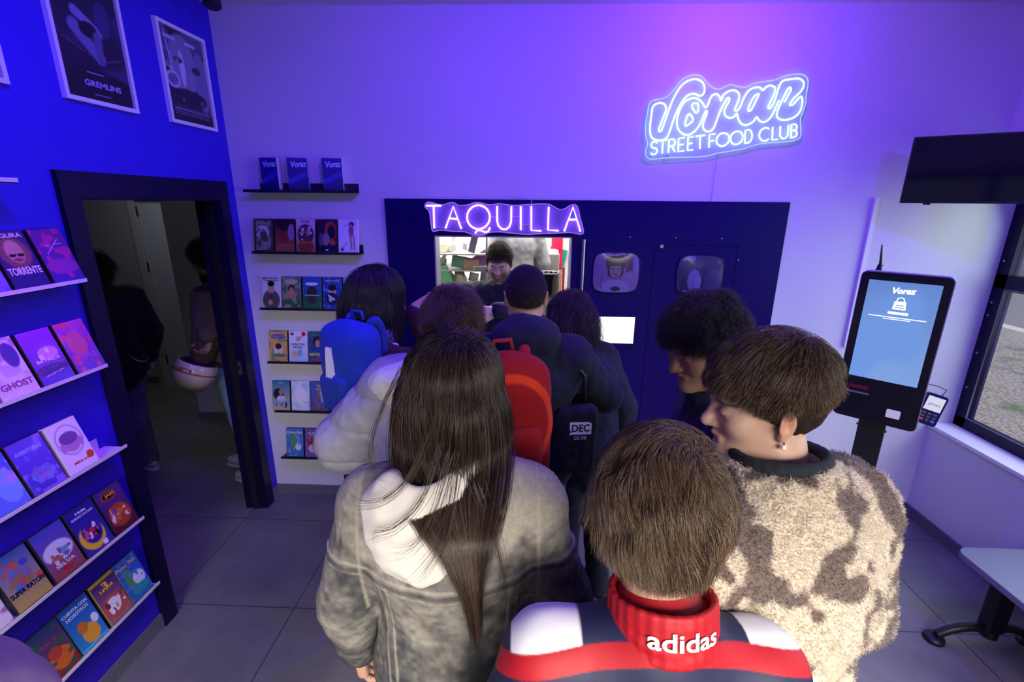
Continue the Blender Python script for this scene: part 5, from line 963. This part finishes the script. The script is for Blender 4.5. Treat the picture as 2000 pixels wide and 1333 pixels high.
hood = soft('cream_hood', [ell(nk+(-.045, -.105, -.015), (.125, .065, .085), .04), ell(nk+(-.055, -.125, -.085), (.095, .045, .085), .04), cone(nk+(-.05, -.125, -.10), nk+(-.03, -.130, -.185), .045, .014, .03), ell(nk+(0, -.01, .035), (.105, .095, .055), .03), ell(nk+(-.01, -.02, .085), (.075, .075, .05), .02, True), cone(nk+(-.045, -.09, .055), nk+(-.045, -.12, .01), .045, .02, .03, True)],
            .0045, p.root, m_cloth, flat((.80, .76, .68)), lambda V: .006*noise3(V, 18, 3)+.003*noise3(V, 42, 4))
MB().tube([Vector(nk+A3(q)) for q in ((.06, -.06, .03), (.10, -.05, .012), (.135, -.045, -.005))], .007, 8).build('hood_cord', mat('cream cord', (.8, .76, .7), .8), p.root, True)
hc = p.cap(.014, (.018, .012, .012), low=-.03); HL = (p.HM.T @ (nk-p.HT))
def avoid(q, layer):
    h = q[:, 2]-HL[2]; w = np.clip((.07-h)/.09, 0, 1); yt = HL[1]+np.interp(h, [-.5, -.22, -.12, -.04, .06], [-.14, -.150, -.185, -.165, -.085])-layer
    q = q.copy(); q[:, 1] = np.where(q[:, 1] > yt, q[:, 1]*(1-w*.8)+yt*w*.8, q[:, 1]); q[:, 0] += w*.10*(HL[0]+.055-.12*h-q[:, 0]); return q
p.strands(hc, 24700, .41, (.009, .005, .005), (.12, .075, .05), vol=(.006, .034), seg=24, width=0.00050, lift=.10, grav=.78, whorl=(0, -.045, .11), swirl=.1, low=-.02, seed=2, jit=.10, clump=.40, avoid=avoid, bias=(.03, -.12, -.3), hug=1, name='long_hair_strands', hip=.42, lenf=lambda q: np.clip(1.0-(q[:, 1]-.0)*7, .45, 1.0))
def bundle(p, parent, paths, n, sp, col, hi, seed, width=0.00043):
    g = np.random.default_rng(seed); T = []
    for P_ in paths:
        c = np.array(catmull([p.J['neck']+A3(q) for q in P_], False, 6)); m = len(c)
        for _ in range(n): o = g.normal(size=3)*sp; o2 = g.normal(size=3)*sp*1.3; t = np.linspace(0, 1, m)[:, None]; e = g.uniform(.7, 1); c2 = np.stack([np.interp(t[:, 0]*e, t[:, 0], c[:, k]) for k in range(3)], 1); T.append(np.stack([np.interp(np.linspace(0, 1, 20), t[:, 0], (c2+o*(1-t)+o2*t)[:, k]) for k in range(3)], 1))
    return ribbon('loose_hair_wisps', np.array(T), width, col, hi, parent, g)
bundle(p, hc, [[(-.02, -.13, .16), (-.05, -.175, .10), (-.10, -.185, .055), (-.155, -.165, .035), (-.19, -.14, .045)], [(.0, -.14, .14), (-.03, -.185, .06), (-.08, -.20, .01), (-.125, -.19, -.01), (-.13, -.18, -.035)],
  [(.02, -.15, .12), (-.01, -.195, .03), (-.05, -.205, -.03), (-.10, -.20, -.045)], [(.03, -.16, .10), (.01, -.20, -.01), (-.03, -.21, -.08), (-.055, -.20, -.115)], [(-.08, -.06, .26), (-.115, -.09, .19), (-.135, -.12, .12), (-.12, -.14, .08), (-.09, -.15, .075)], [(.06, -.13, .05), (.10, -.17, -.05), (.115, -.17, -.13), (.10, -.165, -.20)]],
  15, .006, (.02, .012, .01), (.12, .075, .05), 12)

# 2. boy in the red and navy track jacket, nearest the camera
p = Person('person in navy track jacket with red collar, white shoulders and brown short hair, nearest camera', at(1285, 998, .75), 2, head=(-12, 1, 2), lean=3, side=4, slim=.98)
basics(p); p.body(SK1, (.07, .045, .03), .0045, hs=1.0)
def track(V):
    q = V-p.J['neck']; C = np.tile((.010, .013, .055), (len(V), 1)); ax = np.abs(q[:, 0]+.0); y = q[:, 1]; z = q[:, 2]; z = z+.6*y; ln = -.030-.20*(ax-.06)
    C = mixc(C, (.86, .86, .88), band(-z+ln, -.001, .001)*band(.130-ax, -.001, .001)*band(ax, .235, .237)); C = mixc(C, (.42, .005, .014), band(np.abs(z-ln), .018, .020)*band(y, .01, .02))
    return mixc(C, (.42, .005, .014), band(np.hypot(q[:, 0], y), .082, .084)*band(-q[:, 2], .022, .024))
soft('track_jacket', p.torso(.022, .016, k=.045)+[cone(nk_ := p.J['neck']+(0, -.005, -.04), p.J['neck']+(0, 0, .0), .085, .075, .03)], .003, p.root, m_jersey, track, lambda V: .003*noise3(V, 12, 3)+.0015*noise3(V, 30, 4), hem(.86))
cr = .078; soft('collar', p.collar_ring(cr, -.015, .052, .005, -16, dy=-.004, k=.004, n=28), .003, p.root, m_jersey, flat((.44, .005, .014)), lambda V: .0018*noise3(V*(1, 1, 3), 30, 4))
lg = text('t', 'adidas', .036, tmat((.9, .9, .95)), p.root, (0, 0, 0), (0, 0, 0), .0004, bold=.0008, width=.100); lg.name = 'collar_logo'; Lm = rotm(-16, 0, 0)
for v in lg.data.vertices:
    a = v.co.x/cr+.12; rr = cr+.0085+(v.co.z)*.5; c = p.J['neck']+Lm @ A3((rr*math.sin(a), -rr*math.cos(a)-.004, v.co.y+.022)); v.co = Vector(c)
hc = p.cap(.012, (.035, .02, .014), low=-.055, fringe=0)
lf = lambda q: np.clip(.42+(q[:, 2]+.06)*5.5, .4, 1.0)*np.where((np.abs(q[:, 0]) > .06)*(q[:, 2] < .03)*(q[:, 1] > -.045), .45, 1)
p.strands(hc, 26600, .075, (.045, .026, .017), (.42, .28, .17), vol=(.004, .036), seg=9, width=0.00034, lift=.22, grav=.16, whorl=(.03, -.02, .115), swirl=.8, lenf=lf, seed=3, jit=.10, clump=.8, bias=(-.3, -.2, 0), name='hair_strands', hip=.5, low=-.055, hug=.75)

# 3. young man in the mottled fleece coat, face turned left
p = Person('person in cream and brown mottled fleece coat with pearl earring, facing left', at(1490, 785, .945), 24, head=(62, -7, -2), lean=4, slim=1.0)
basics(p); p.body(SK3, (.03, .02, .016), .0035, nose=.985, jaw=.98, redlip=.3, lids=True)
def fleece(V):
    n = .9*noise3(V*(1, 1, .75), 14, 4)+.7*noise3(V, 30, 6)+.3*noise3(V, 70, 7); return mixc(np.tile((.62, .53, .41), (len(V), 1)), (.15, .105, .09), np.clip((n+.08)*5, 0, 1))
def fl_d(V): return .008*noise3(V, 13, 2)+.004*noise3(V, 40, 3)+.003*noise3(V, 110, 5)
soft('fleece_coat', p.torso(.055, .045, loose=1.15, k=.07)+p.collar_ring(.083, -.04, .048, .017, -10, k=.015), .0055, p.root, m_fleece, fleece, fl_d, hem(.80))
fur('fleece_pile', bpy.data.objects['fleece_coat'], 190000, .0055, .00050, 1.05)
soft('collar_trim', p.collar_ring(.078, .068, .075, .009, -10, k=.004, n=28), .004, p.root, m_cloth, flat((.02, .025, .035)))
e = p.HT+p.HM @ A3((-.0865, -.004, -.050)); er = bpy.data.objects.new('earring', None); me_ = MB()
bm = bmesh.new(); bmesh.ops.create_uvsphere(bm, u_segments=16, v_segments=12, radius=.0052); me = bpy.data.meshes.new('earring'); bm.to_mesh(me); bm.free(); bpy.data.objects.remove(er)
er = obj('earring', me, p.root, mat('pearl', (.9, .88, .88), .15, coat=1), True); er.location = e
MB().tube([Vector((0, 0, .005)), Vector((.001, .001, .010)), Vector((.002, 0, .016))], .0016, 8).build('earring_hook', mat('gold', (.8, .6, .3), .25, metal=1), er, True)
hc = p.cap(.010, (.025, .016, .012), low=.012, fringe=.004)
p.strands(hc, 28500, .070, (.025, .015, .012), (.34, .23, .14), vol=(.004, .030), seg=9, width=0.00034, lift=.20, grav=.14, hug=.8, whorl=(-.005, -.06, .10), swirl=.25, lenf=lambda q: np.clip(.22+(q[:, 2]-.01)*9, .10, 1.0), seed=4, jit=.12, clump=.6, name='hair_strands', hip=.5, fringe=.0, low=.015)

# 4. curly-haired man looking down to the left
p = Person('person with thick black curly hair and pale sleeves looking down to the left', at(1370, 674, 1.40), 85, head=(26, -20, 0), lean=6, slim=1.12)
basics(p, m_shoed); p.body(SK2, (.02, .012, .01), .0045, nose=1.02, jaw=1.14, brow=1.1, redlip=.25, lids=True)
def twotone(V): return mixc(np.tile((.015, .018, .04), (len(V), 1)), (.50, .45, .40), band(V[:, 1]-.25*(V[:, 2]-1.4), -.015, .0)*band(V[:, 2], 1.425, 1.44))
soft('sweatshirt', p.torso(.035, .022)+p.collar_ring(.076, -.01, .012, .012, -10), .006, p.root, m_cloth, twotone, folds(), hem(.84))
hc = p.cap(.022, (.010, .008, .010), vox=.006, noise=.010, fringe=-.012)
p.strands(hc, 17100, .060, (.010, .008, .010), (.10, .08, .09), vol=(.012, .036), seg=14, width=0.00043, lift=.75, grav=.05, whorl=(0, -.03, .1), swirl=.3, curl=.0075, curlf=2.2, seed=5, jit=.5, clump=1.0, name='hair_curls', lenf=lambda q: np.clip(.5+(q[:, 2]+.02)*5, .35, 1), hip=.3)

# 5. man in the dark hooded coat at the hatch
p = Person('person with short cropped hair in dark navy hooded coat standing at the hatch', at(1027, 578, 1.98), 2, head=(0, -6, 0), lean=3, arms={1: ((.20, .30, 1.12), (1, -.5, -.3)), -1: ((-.12, .33, 1.14), (-1, -.5, -.3))}, slim=1.05)
basics(p, m_shoed); p.body(SK1, (.02, .014, .012), .006)
NAVY = flat((.010, .011, .026)); soft('hooded_coat', p.torso(.045, .03, drop=.1), .008, p.root, m_cloth, NAVY, folds(.008), hem(.76))
nk = p.J['neck']; soft('hood', [ell(nk+(0, -.08, .025), (.135, .085, .09), .04), ell(nk+(0, .02, .04), (.10, .09, .07), .04), ell(nk+(0, .02, .13), (.075, .075, .08), .02, True)], .007, p.root, m_cloth, flat((.012, .013, .030)), folds(.008, 16))
hc = p.cap(.004, (.015, .010, .010), noise=.001, low=.01)
p.strands(hc, 9500, .014, (.015, .010, .010), (.08, .06, .05), vol=(.001, .008), seg=4, width=0.00037, lift=.6, grav=.3, seed=6, name='hair_strands')

# 6. curly-haired person bending toward the hatch beside him
p = Person('person with long dark curly hair leaning toward the hatch right of the hooded coat', at(1112, 622, 2.33), 28, head=(10, -28, 10), lean=20, arms={-1: ((-.10, .42, 1.13), (-.6, -.6, -.4))}, slim=.95)
basics(p, m_shoed, BLACKC); p.body(SK1, (.02, .012, .01), .007)
soft('padded_coat', p.torso(.05, .035, drop=.1), .009, p.root, m_cloth, flat((.012, .013, .030)), folds(.009), hem(.72))
hc = p.cap(.014, (.014, .009, .012), vox=.008, low=-.03, noise=.008); HL6 = p.HM.T @ (p.J['neck']-p.HT)
def av6(q, layer):
    c = np.array((HL6[0], HL6[1]-.02, HL6[2]-.14)); k = np.linalg.norm((q-c)/(np.array((.19, .15, .17))+layer[:, None]), axis=1); return np.where((k < 1)[:, None], c+(q-c)/np.maximum(k, .35)[:, None], q)
p.strands(hc, 9500, .30, (.012, .008, .012), (.09, .06, .06), vol=(.008, .03), seg=18, width=0.00056, lift=.2, hug=.9, grav=.5, curl=.010, curlf=4, seed=7, jit=.35, clump=.9, low=-.02, avoid=av6, name='hair_curls')

# 7. brown-haired person in the grey puffer coat, wearing the red backpack
p = Person('person with short brown hair in light grey puffer coat with cream hood', at(882, 640, 1.62), 6, head=(-6, -20, 8), lean=8, side=15, arms={-1: ((-.06, .27, 1.18), (-.75, -.6, -.1)), 1: ((.22, .42, 1.12), (.9, -.5, -.2))}, slim=.95)
basics(p); p.body(SK1, (.05, .03, .02), .006)
def quilt(V):
    z = V[:, 2]+.05*V[:, 0]; s_ = np.abs(((z*8.5) % 1)-.5)*2; return .012*np.sqrt(np.clip(1-s_**5, 0, 1))+.006*noise3(V, 17, 3)+.003*noise3(V, 45, 5)
soft('puffer_coat', p.torso(.055, .050, loose=1.15, drop=.05), .006, p.root, m_nylon, flat((.33, .33, .37)), quilt, hem(.74))
nk = p.J['neck']; soft('hood', [ell(nk+(-.13, -.075, .015), (.12, .085, .07), .04), ell(nk+(0, .0, .03), (.10, .09, .06), .03), cone(nk+(-.20, -.03, .04), nk+(-.04, -.11, .05), .032, .030, .015), cone(nk+(-.04, -.11, .05), nk+(.09, -.06, .04), .030, .03, .015), ell(nk+(-.01, -.01, .10), (.07, .07, .06), .015, True)], .0045, p.root, m_cloth, flat((.70, .68, .66)), lambda V: .008*noise3(V, 20, 3)+.004*noise3(V, 45, 4))
hc = p.cap(.012, (.03, .018, .013), low=.0)
p.strands(hc, 17100, .045, (.035, .02, .014), (.24, .15, .09), vol=(.004, .026), seg=7, width=0.00043, lift=.5, grav=.12, whorl=(.0, -.06, .10), swirl=.5, seed=8, jit=.2, clump=.8, name='hair_strands')

# 9. dark-haired woman with the blue backpack
p = Person('person with straight dark bob, white strap and plum top at the left of the hatch', at(738, 582, 2.02), -35, head=(-42, -8, 0), lean=4, arms={1: (at(806, 612, 2.2), (.7, -.2, -.8), (.5, .8, .5), 60), -1: None}, slim=.9)
basics(p, m_shoed, BLACKC); p.body(SK1, (.012, .008, .01), .005)
def plum(V): C = np.tile((.035, .008, .022), (len(V), 1)); return C
soft('plum_top', p.torso(.018, .014), .007, p.root, m_cloth, plum, folds(.004), hem(.86))
nk = p.J['neck']; sf = soft('patterned_scarf', p.collar_ring(.085, -.03, .03, .026, -8, k=.02), .006, p.root, m_cloth, lambda V: mixc(np.tile((.03, .025, .10), (len(V), 1)), (.25, .2, .4), np.clip(noise3(V, 90, 2)*4, 0, 1)*.5), folds(.006, 30))
hc = p.cap(.018, (.008, .006, .010), low=-.05); HL9 = p.HM.T @ (nk-p.HT)
p.strands(hc, 11400, .24, (.008, .006, .010), (.05, .04, .06), vol=(.008, .026), seg=14, width=0.00056, lift=.1, grav=.75, swirl=.05, low=-.03, seed=10, jit=.08, clump=.25, hug=1, name='hair_strands', lenf=lambda q: np.where(q[:, 1] > .035, .3, .75+.4*(q[:, 2] > 0)))
wb = p.J['shoulder'][1]
soft('white_strap', [cone(wb+A3((-.045, a, z)), wb+A3((-.045, b, w)), .016, .016, .012) for a, z, b, w in ((-.085, -.30, -.088, -.14), (-.088, -.14, -.075, -.03), (-.075, -.03, -.02, .05), (-.02, .05, .05, .035), (.05, .035, .10, -.12))], .006, p.root, m_cloth, flat((.72, .70, .74)))

# backpacks are things of their own
def backpack(label, loc, rz, w, h, d, c1, c2, tilt=0, name='backpack'):
    t = thing(name, label, 'backpack', loc, R(rz)); t.rotation_euler = (R(tilt), 0, R(rz))
    soft('bag_body', [rbox((0, 0, 0), (w/2-.06, d/2-.05, h/2-.07), .055, .03), ell((0, -.02, .10*h), (w*.46, d*.5, h*.42), .05)], .006, t, m_cloth, c1, lambda V: .004*noise3(V, 18, 3))
    soft('front_pocket', [rbox((0, -d/2-.01, -h*.16), (w/2-.075, .012, h*.2-.03), .028, .02)], .006, t, m_cloth, c2, lambda V: .003*noise3(V, 22, 4))
    MB().tube([(-w*.36, -d*.42, h*.05), (-w*.34, -d*.44, h*.3), (-w*.15, -d*.36, h*.46), (w*.15, -d*.36, h*.46), (w*.34, -d*.44, h*.3), (w*.36, -d*.42, h*.05)], .004, 6).build('zip', mat('dark zip', (.03, .02, .03), .5), t)
    for s in (-1, 1):
        P = [Vector(q) for q in catmull([(s*w*.25, d*.36, h*.46), (s*w*.3, d*.50, h*.48), (s*w*.32, d*.62, h*.34), (s*w*.34, d*.60, 0), (s*w*.34, d*.42, -h*.38)], False, 5)]
        soft('shoulder_strap', [cone(P[i], P[i+1], .016, .016, .004) for i in range(len(P)-1)], .006, t, m_cloth, c2)
    MB().tube([(-.03, d*.3, h*.49), (-.025, d*.3, h*.57), (.025, d*.3, h*.57), (.03, d*.3, h*.49)], .007, 8).build('grab_handle', mat('bag webbing %s' % name, tuple(c2(np.zeros((1, 3)))[0]), .7), t, True)
    return t
def red(V): return mixc(np.tile((.30, .006, .008), (len(V), 1)), (.75, .05, .01), band(np.abs(np.hypot(V[:, 0]/.9, V[:, 2]-.02)-.13), .010, .014)*(V[:, 2] > -.1)*.9)
b1 = backpack('red backpack with orange zip line and navy phone pouch behind the long dark hair', at(990, 826, 1.40), 14, .25, .42, .14, red, flat((.34, .008, .010)), -8)
t_ = MB().prism(rrect(-.020, -.028, .020, .028, .005), 1, -.006, .006).build('pouch', mat('navy pouch', (.015, .02, .08), .4), b1); t_.location = (.02, -.105, -.075); t_.rotation_euler = (0, R(-18), 0)
for k in range(3): MB().box((-.014, -.0072, .012-k*.009), (.010-.004*k, -.0058, .015-k*.009)).build('pouch_print', tmat((.7, .7, .9)), t_)
MB().tube([Vector(q) for q in catmull([(.12, -.05, -.16), (.135, -.06, -.20), (.125, -.06, -.25), (.105, -.06, -.22), (.11, -.055, -.17)], True, 5)], .005, 6, closed=True).build('webbing_loop', mat('red webbing', (.5, .02, .02), .6), b1)
MB().box((.095, -.062, -.37), (.115, -.058, -.24), .001).build('hanging_strap', mat('red webbing', (.5, .02, .02), .6), b1)
BLU = flat((.012, .045, .36)); b2 = backpack('bright blue backpack with three white stripes by the video ledges', at(692, 722, 1.88), -28, .23, .40, .15, BLU, flat((.012, .04, .30)), 2, 'school_bag')
for k in range(3):
    x0, x1 = -.022+k*.013, -.016+k*.013; x2, x3 = -.020+k*.010, -.015+k*.010
    MB().add([(x0, -.122, -.04), (x1, -.122, -.04), (x3, -.106, .12), (x2, -.106, .12), (x0, -.07, -.04), (x1, -.07, -.04), (x3, -.06, .12), (x2, -.06, .12)], [(0, 1, 2, 3), (4, 7, 6, 5), (0, 4, 5, 1), (1, 5, 6, 2), (2, 6, 7, 3), (3, 7, 4, 0)]).build('white_stripe', m_white_pl, b2)
kr_ = thing('keyring', 'bunch of small charms hanging from the blue backpack', 'keyring', at(644, 775, 1.84)); g = random.Random(5)
MB().tube([(.014*math.cos(a/12*6.283), 0, .035+.014*math.sin(a/12*6.283)) for a in range(12)], .002, 6, closed=True).build('ring', m_steel, kr_)
for k in range(9):
    bm = bmesh.new(); bmesh.ops.create_icosphere(bm, subdivisions=2, radius=g.uniform(.006, .010)); me = bpy.data.meshes.new('charm'); bm.to_mesh(me); bm.free()
    o = obj('charm', me, kr_, mat('charm %d' % (k % 4), [(.7, .7, .75), (.6, .05, .08), (.05, .35, .2), (.08, .08, .1)][k % 4], .3, metal=.3), True); o.location = (g.uniform(-.018, .018), g.uniform(-.01, .01), g.uniform(-.06, .022))

# tote bag printed on its side, on the hooded coat's arm
t = thing('tote_bag', 'black shopping bag with white printed letters beside the dark hooded coat', 'bag', at(1115, 850, 1.98), R(8))
soft('bag_body', [rbox((.02, 0, -.02), (.065, .015, .13), .02, .02)], .007, t, m_cloth, flat((.010, .010, .018)), folds(.005, 20))
MB().box((-.015, -.0385, .02), (.075, -.034, .075)).build('print_patch', tmat((.92, .92, .95)), t); text('print', 'DEC', .045, tmat((.03, .03, .08)), t, (.03, -.0392, .047), (90, 0, 0), .0003, bold=.001, width=.075); text('print', 'DE DE', .022, tmat((.85, .85, .92)), t, (.03, -.0375, .003), (90, 0, 0), .0003, width=.05)
MB().tube([(-.05, 0, .14), (-.045, .0, .26), (0, 0, .32), (.045, 0, .26), (.05, 0, .14)], .008, 8).build('handle', m_dark, t, True)

# 10. server behind the hatch
p = Person('person in dark sweatshirt serving behind the hatch, looking down', at(975, 512, 3.22), 168, head=(8, -26, 0), lean=5, arms={1: (at(893, 590, 3.02), (.9, -.4, .1), (.5, .9, -.4), 45), -1: (at(968, 606, 2.93), (-1, -.3, -.3), (.6, .7, -.35), 30)}, slim=1.05)
basics(p, m_shoed, BLACKC); p.body(SK3, (.03, .02, .015), .005, beard=.75, lids=True)
soft('sweatshirt', p.torso(.03, .022)+p.collar_ring(.076, -.01, .01, .010, -10), .006, p.root, m_cloth, flat((.018, .018, .03)), folds(.008, 18), hem(.84))
hc = p.cap(.010, (.02, .014, .012), fringe=-.012)
p.strands(hc, 9500, .022, (.02, .014, .012), (.12, .08, .06), vol=(.002, .014), seg=6, width=0.00043, lift=.5, grav=0, whorl=(0, -.06, .1), seed=14, name='hair_strands')
# 11. second kitchen worker
p = Person('person in grey T-shirt and jeans at the back of the kitchen', at(1006, 402, 4.12), 20, head=(0, -10, 0), slim=1.0, zbase=.42)
basics(p, None, flat((.10, .2, .4))); p.body(SK3, (.03, .02, .015), .008); soft('grey_shirt', p.torso(.02, .02), .010, p.root, m_cloth, flat((.42, .42, .46)), folds(), hem(.88)); p.cap(.012, (.03, .02, .015), vox=.009)

st_ = thing('step_stool', 'grey step stool under the worker at the back of the kitchen', 'stool', (p.root.location.x, p.root.location.y, .004))
MB().box((-.2, -.17, .38), (.2, .2, .415), .005).build('step', m_kgrey, st_)
for a_ in (-.18, .16):
    for b_ in (-.15, .16): MB().box((a_, b_, 0), (a_+.03, b_+.03, .38)).build('leg', m_kgrey, st_)
# 12. two people in the corridor
p = Person('person in black jacket with chain and light trousers just inside the dark doorway', (-3.03, 3.16, 1.60), 60, head=(20, -5, 0), slim=1.05, step=.06)
basics(p, None, flat((.10, .12, .16))); p.body(SK1, (.02, .012, .01), .008); soft('black_jacket', p.torso(.05, .04, drop=.12), .010, p.root, m_cloth, flat((.008, .008, .012)), folds(.009), hem(.72))
hc = p.cap(.02, (.015, .01, .01), low=-.03, vox=.009); p.strands(hc, 2850, .16, (.015, .01, .01), (.05, .03, .03), vol=(.01, .03), seg=8, width=0.00074, lift=.3, grav=.6, seed=15, name='hair_strands', low=-.02)
w_ = p.J['hip'][1]; MB().tube([(.06, -.145, 1.0), (.10, -.16, .95), (.15, -.15, .93), (.19, -.10, .96)], .005, 6).build('chain', m_steel, p.root, True)
p = Person('person in brown coat holding a helmet inside the dark doorway', (-2.22, 3.22, 1.66), 92, head=(-10, -8, 0), lean=3, arms={1: (at(396, 672, 3.02), (.6, -.9, -.3), (-.1, .35, -1), 70)}, slim=1.0, step=.07)
basics(p, None, flat((.22, .35, .55))); p.body(SK2, (.02, .012, .01), .007); soft('brown_coat', p.torso(.045, .035)+p.collar_ring(.085, .0, .05, .015, -10), .008, p.root, m_cloth, lambda V: mixc(np.tile((.11, .075, .06), (len(V), 1)), (.01, .01, .014), band(1.44-V[:, 2], -.02, .0)), folds(.008), hem(.80))
hc = p.cap(.02, (.012, .008, .008), vox=.009); p.strands(hc, 4750, .05, (.012, .008, .008), (.06, .04, .04), vol=(.01, .035), seg=9, width=0.00062, lift=.6, grav=.1, curl=.006, curlf=2, seed=16, name='hair_curls', jit=.4)
c = at(382, 724, 3.05); t = thing('helmet', 'cream motorcycle helmet with dark lining held upside down in the doorway', 'helmet', c, R(20)); t.rotation_euler = (R(-15), R(22), R(10))
soft('shell', [ell((0, 0, 0), (.125, .15, .125), .01), ell((0, .0, .03), (.105, .13, .12), .006, True), rbox((0, 0, .13), (.2, .2, .07), 0, .006, True)], .005, t, vmat('helmet shell', .25, coat=.6), lambda V: mixc(mixc(np.tile((.55, .47, .30), (len(V), 1)), (.35, .06, .02), band(np.abs(V[:, 2]+.0), .004, .006)), (.35, .06, .02), band(np.hypot(V[:, 1]+.02, V[:, 2]+.045), .012, .015)*(np.abs(V[:, 0]) > .05)))
soft('lining', [ell((0, 0, 0.004), (.112, .137, .118), .01), ell((0, 0, .03), (.09, .115, .11), .006, True), rbox((0, 0, .132), (.2, .2, .07), 0, .006, True)], .006, t, m_cloth, flat((.02, .022, .04)))
text('lettering', 'CUSTOM', .03, tmat((.45, .1, .05)), t, (-.02, -.147, .012), (95, 0, 0), .001, bold=.001, width=.10)

# 13. shoulder of a person cut off by the lower left frame edge
p = Person('person in beige puffer coat cut off at the lower left frame edge', (-.86, .47, 1.62), -10, slim=1.0)
basics(p); p.body(SK1, (.05, .03, .02), .009); soft('beige_puffer', p.torso(.06, .05, loose=1.15), .007, p.root, m_nylon, flat((.62, .50, .42)), quilt, hem(.76)); p.cap(.02, (.04, .025, .02), vox=.009)
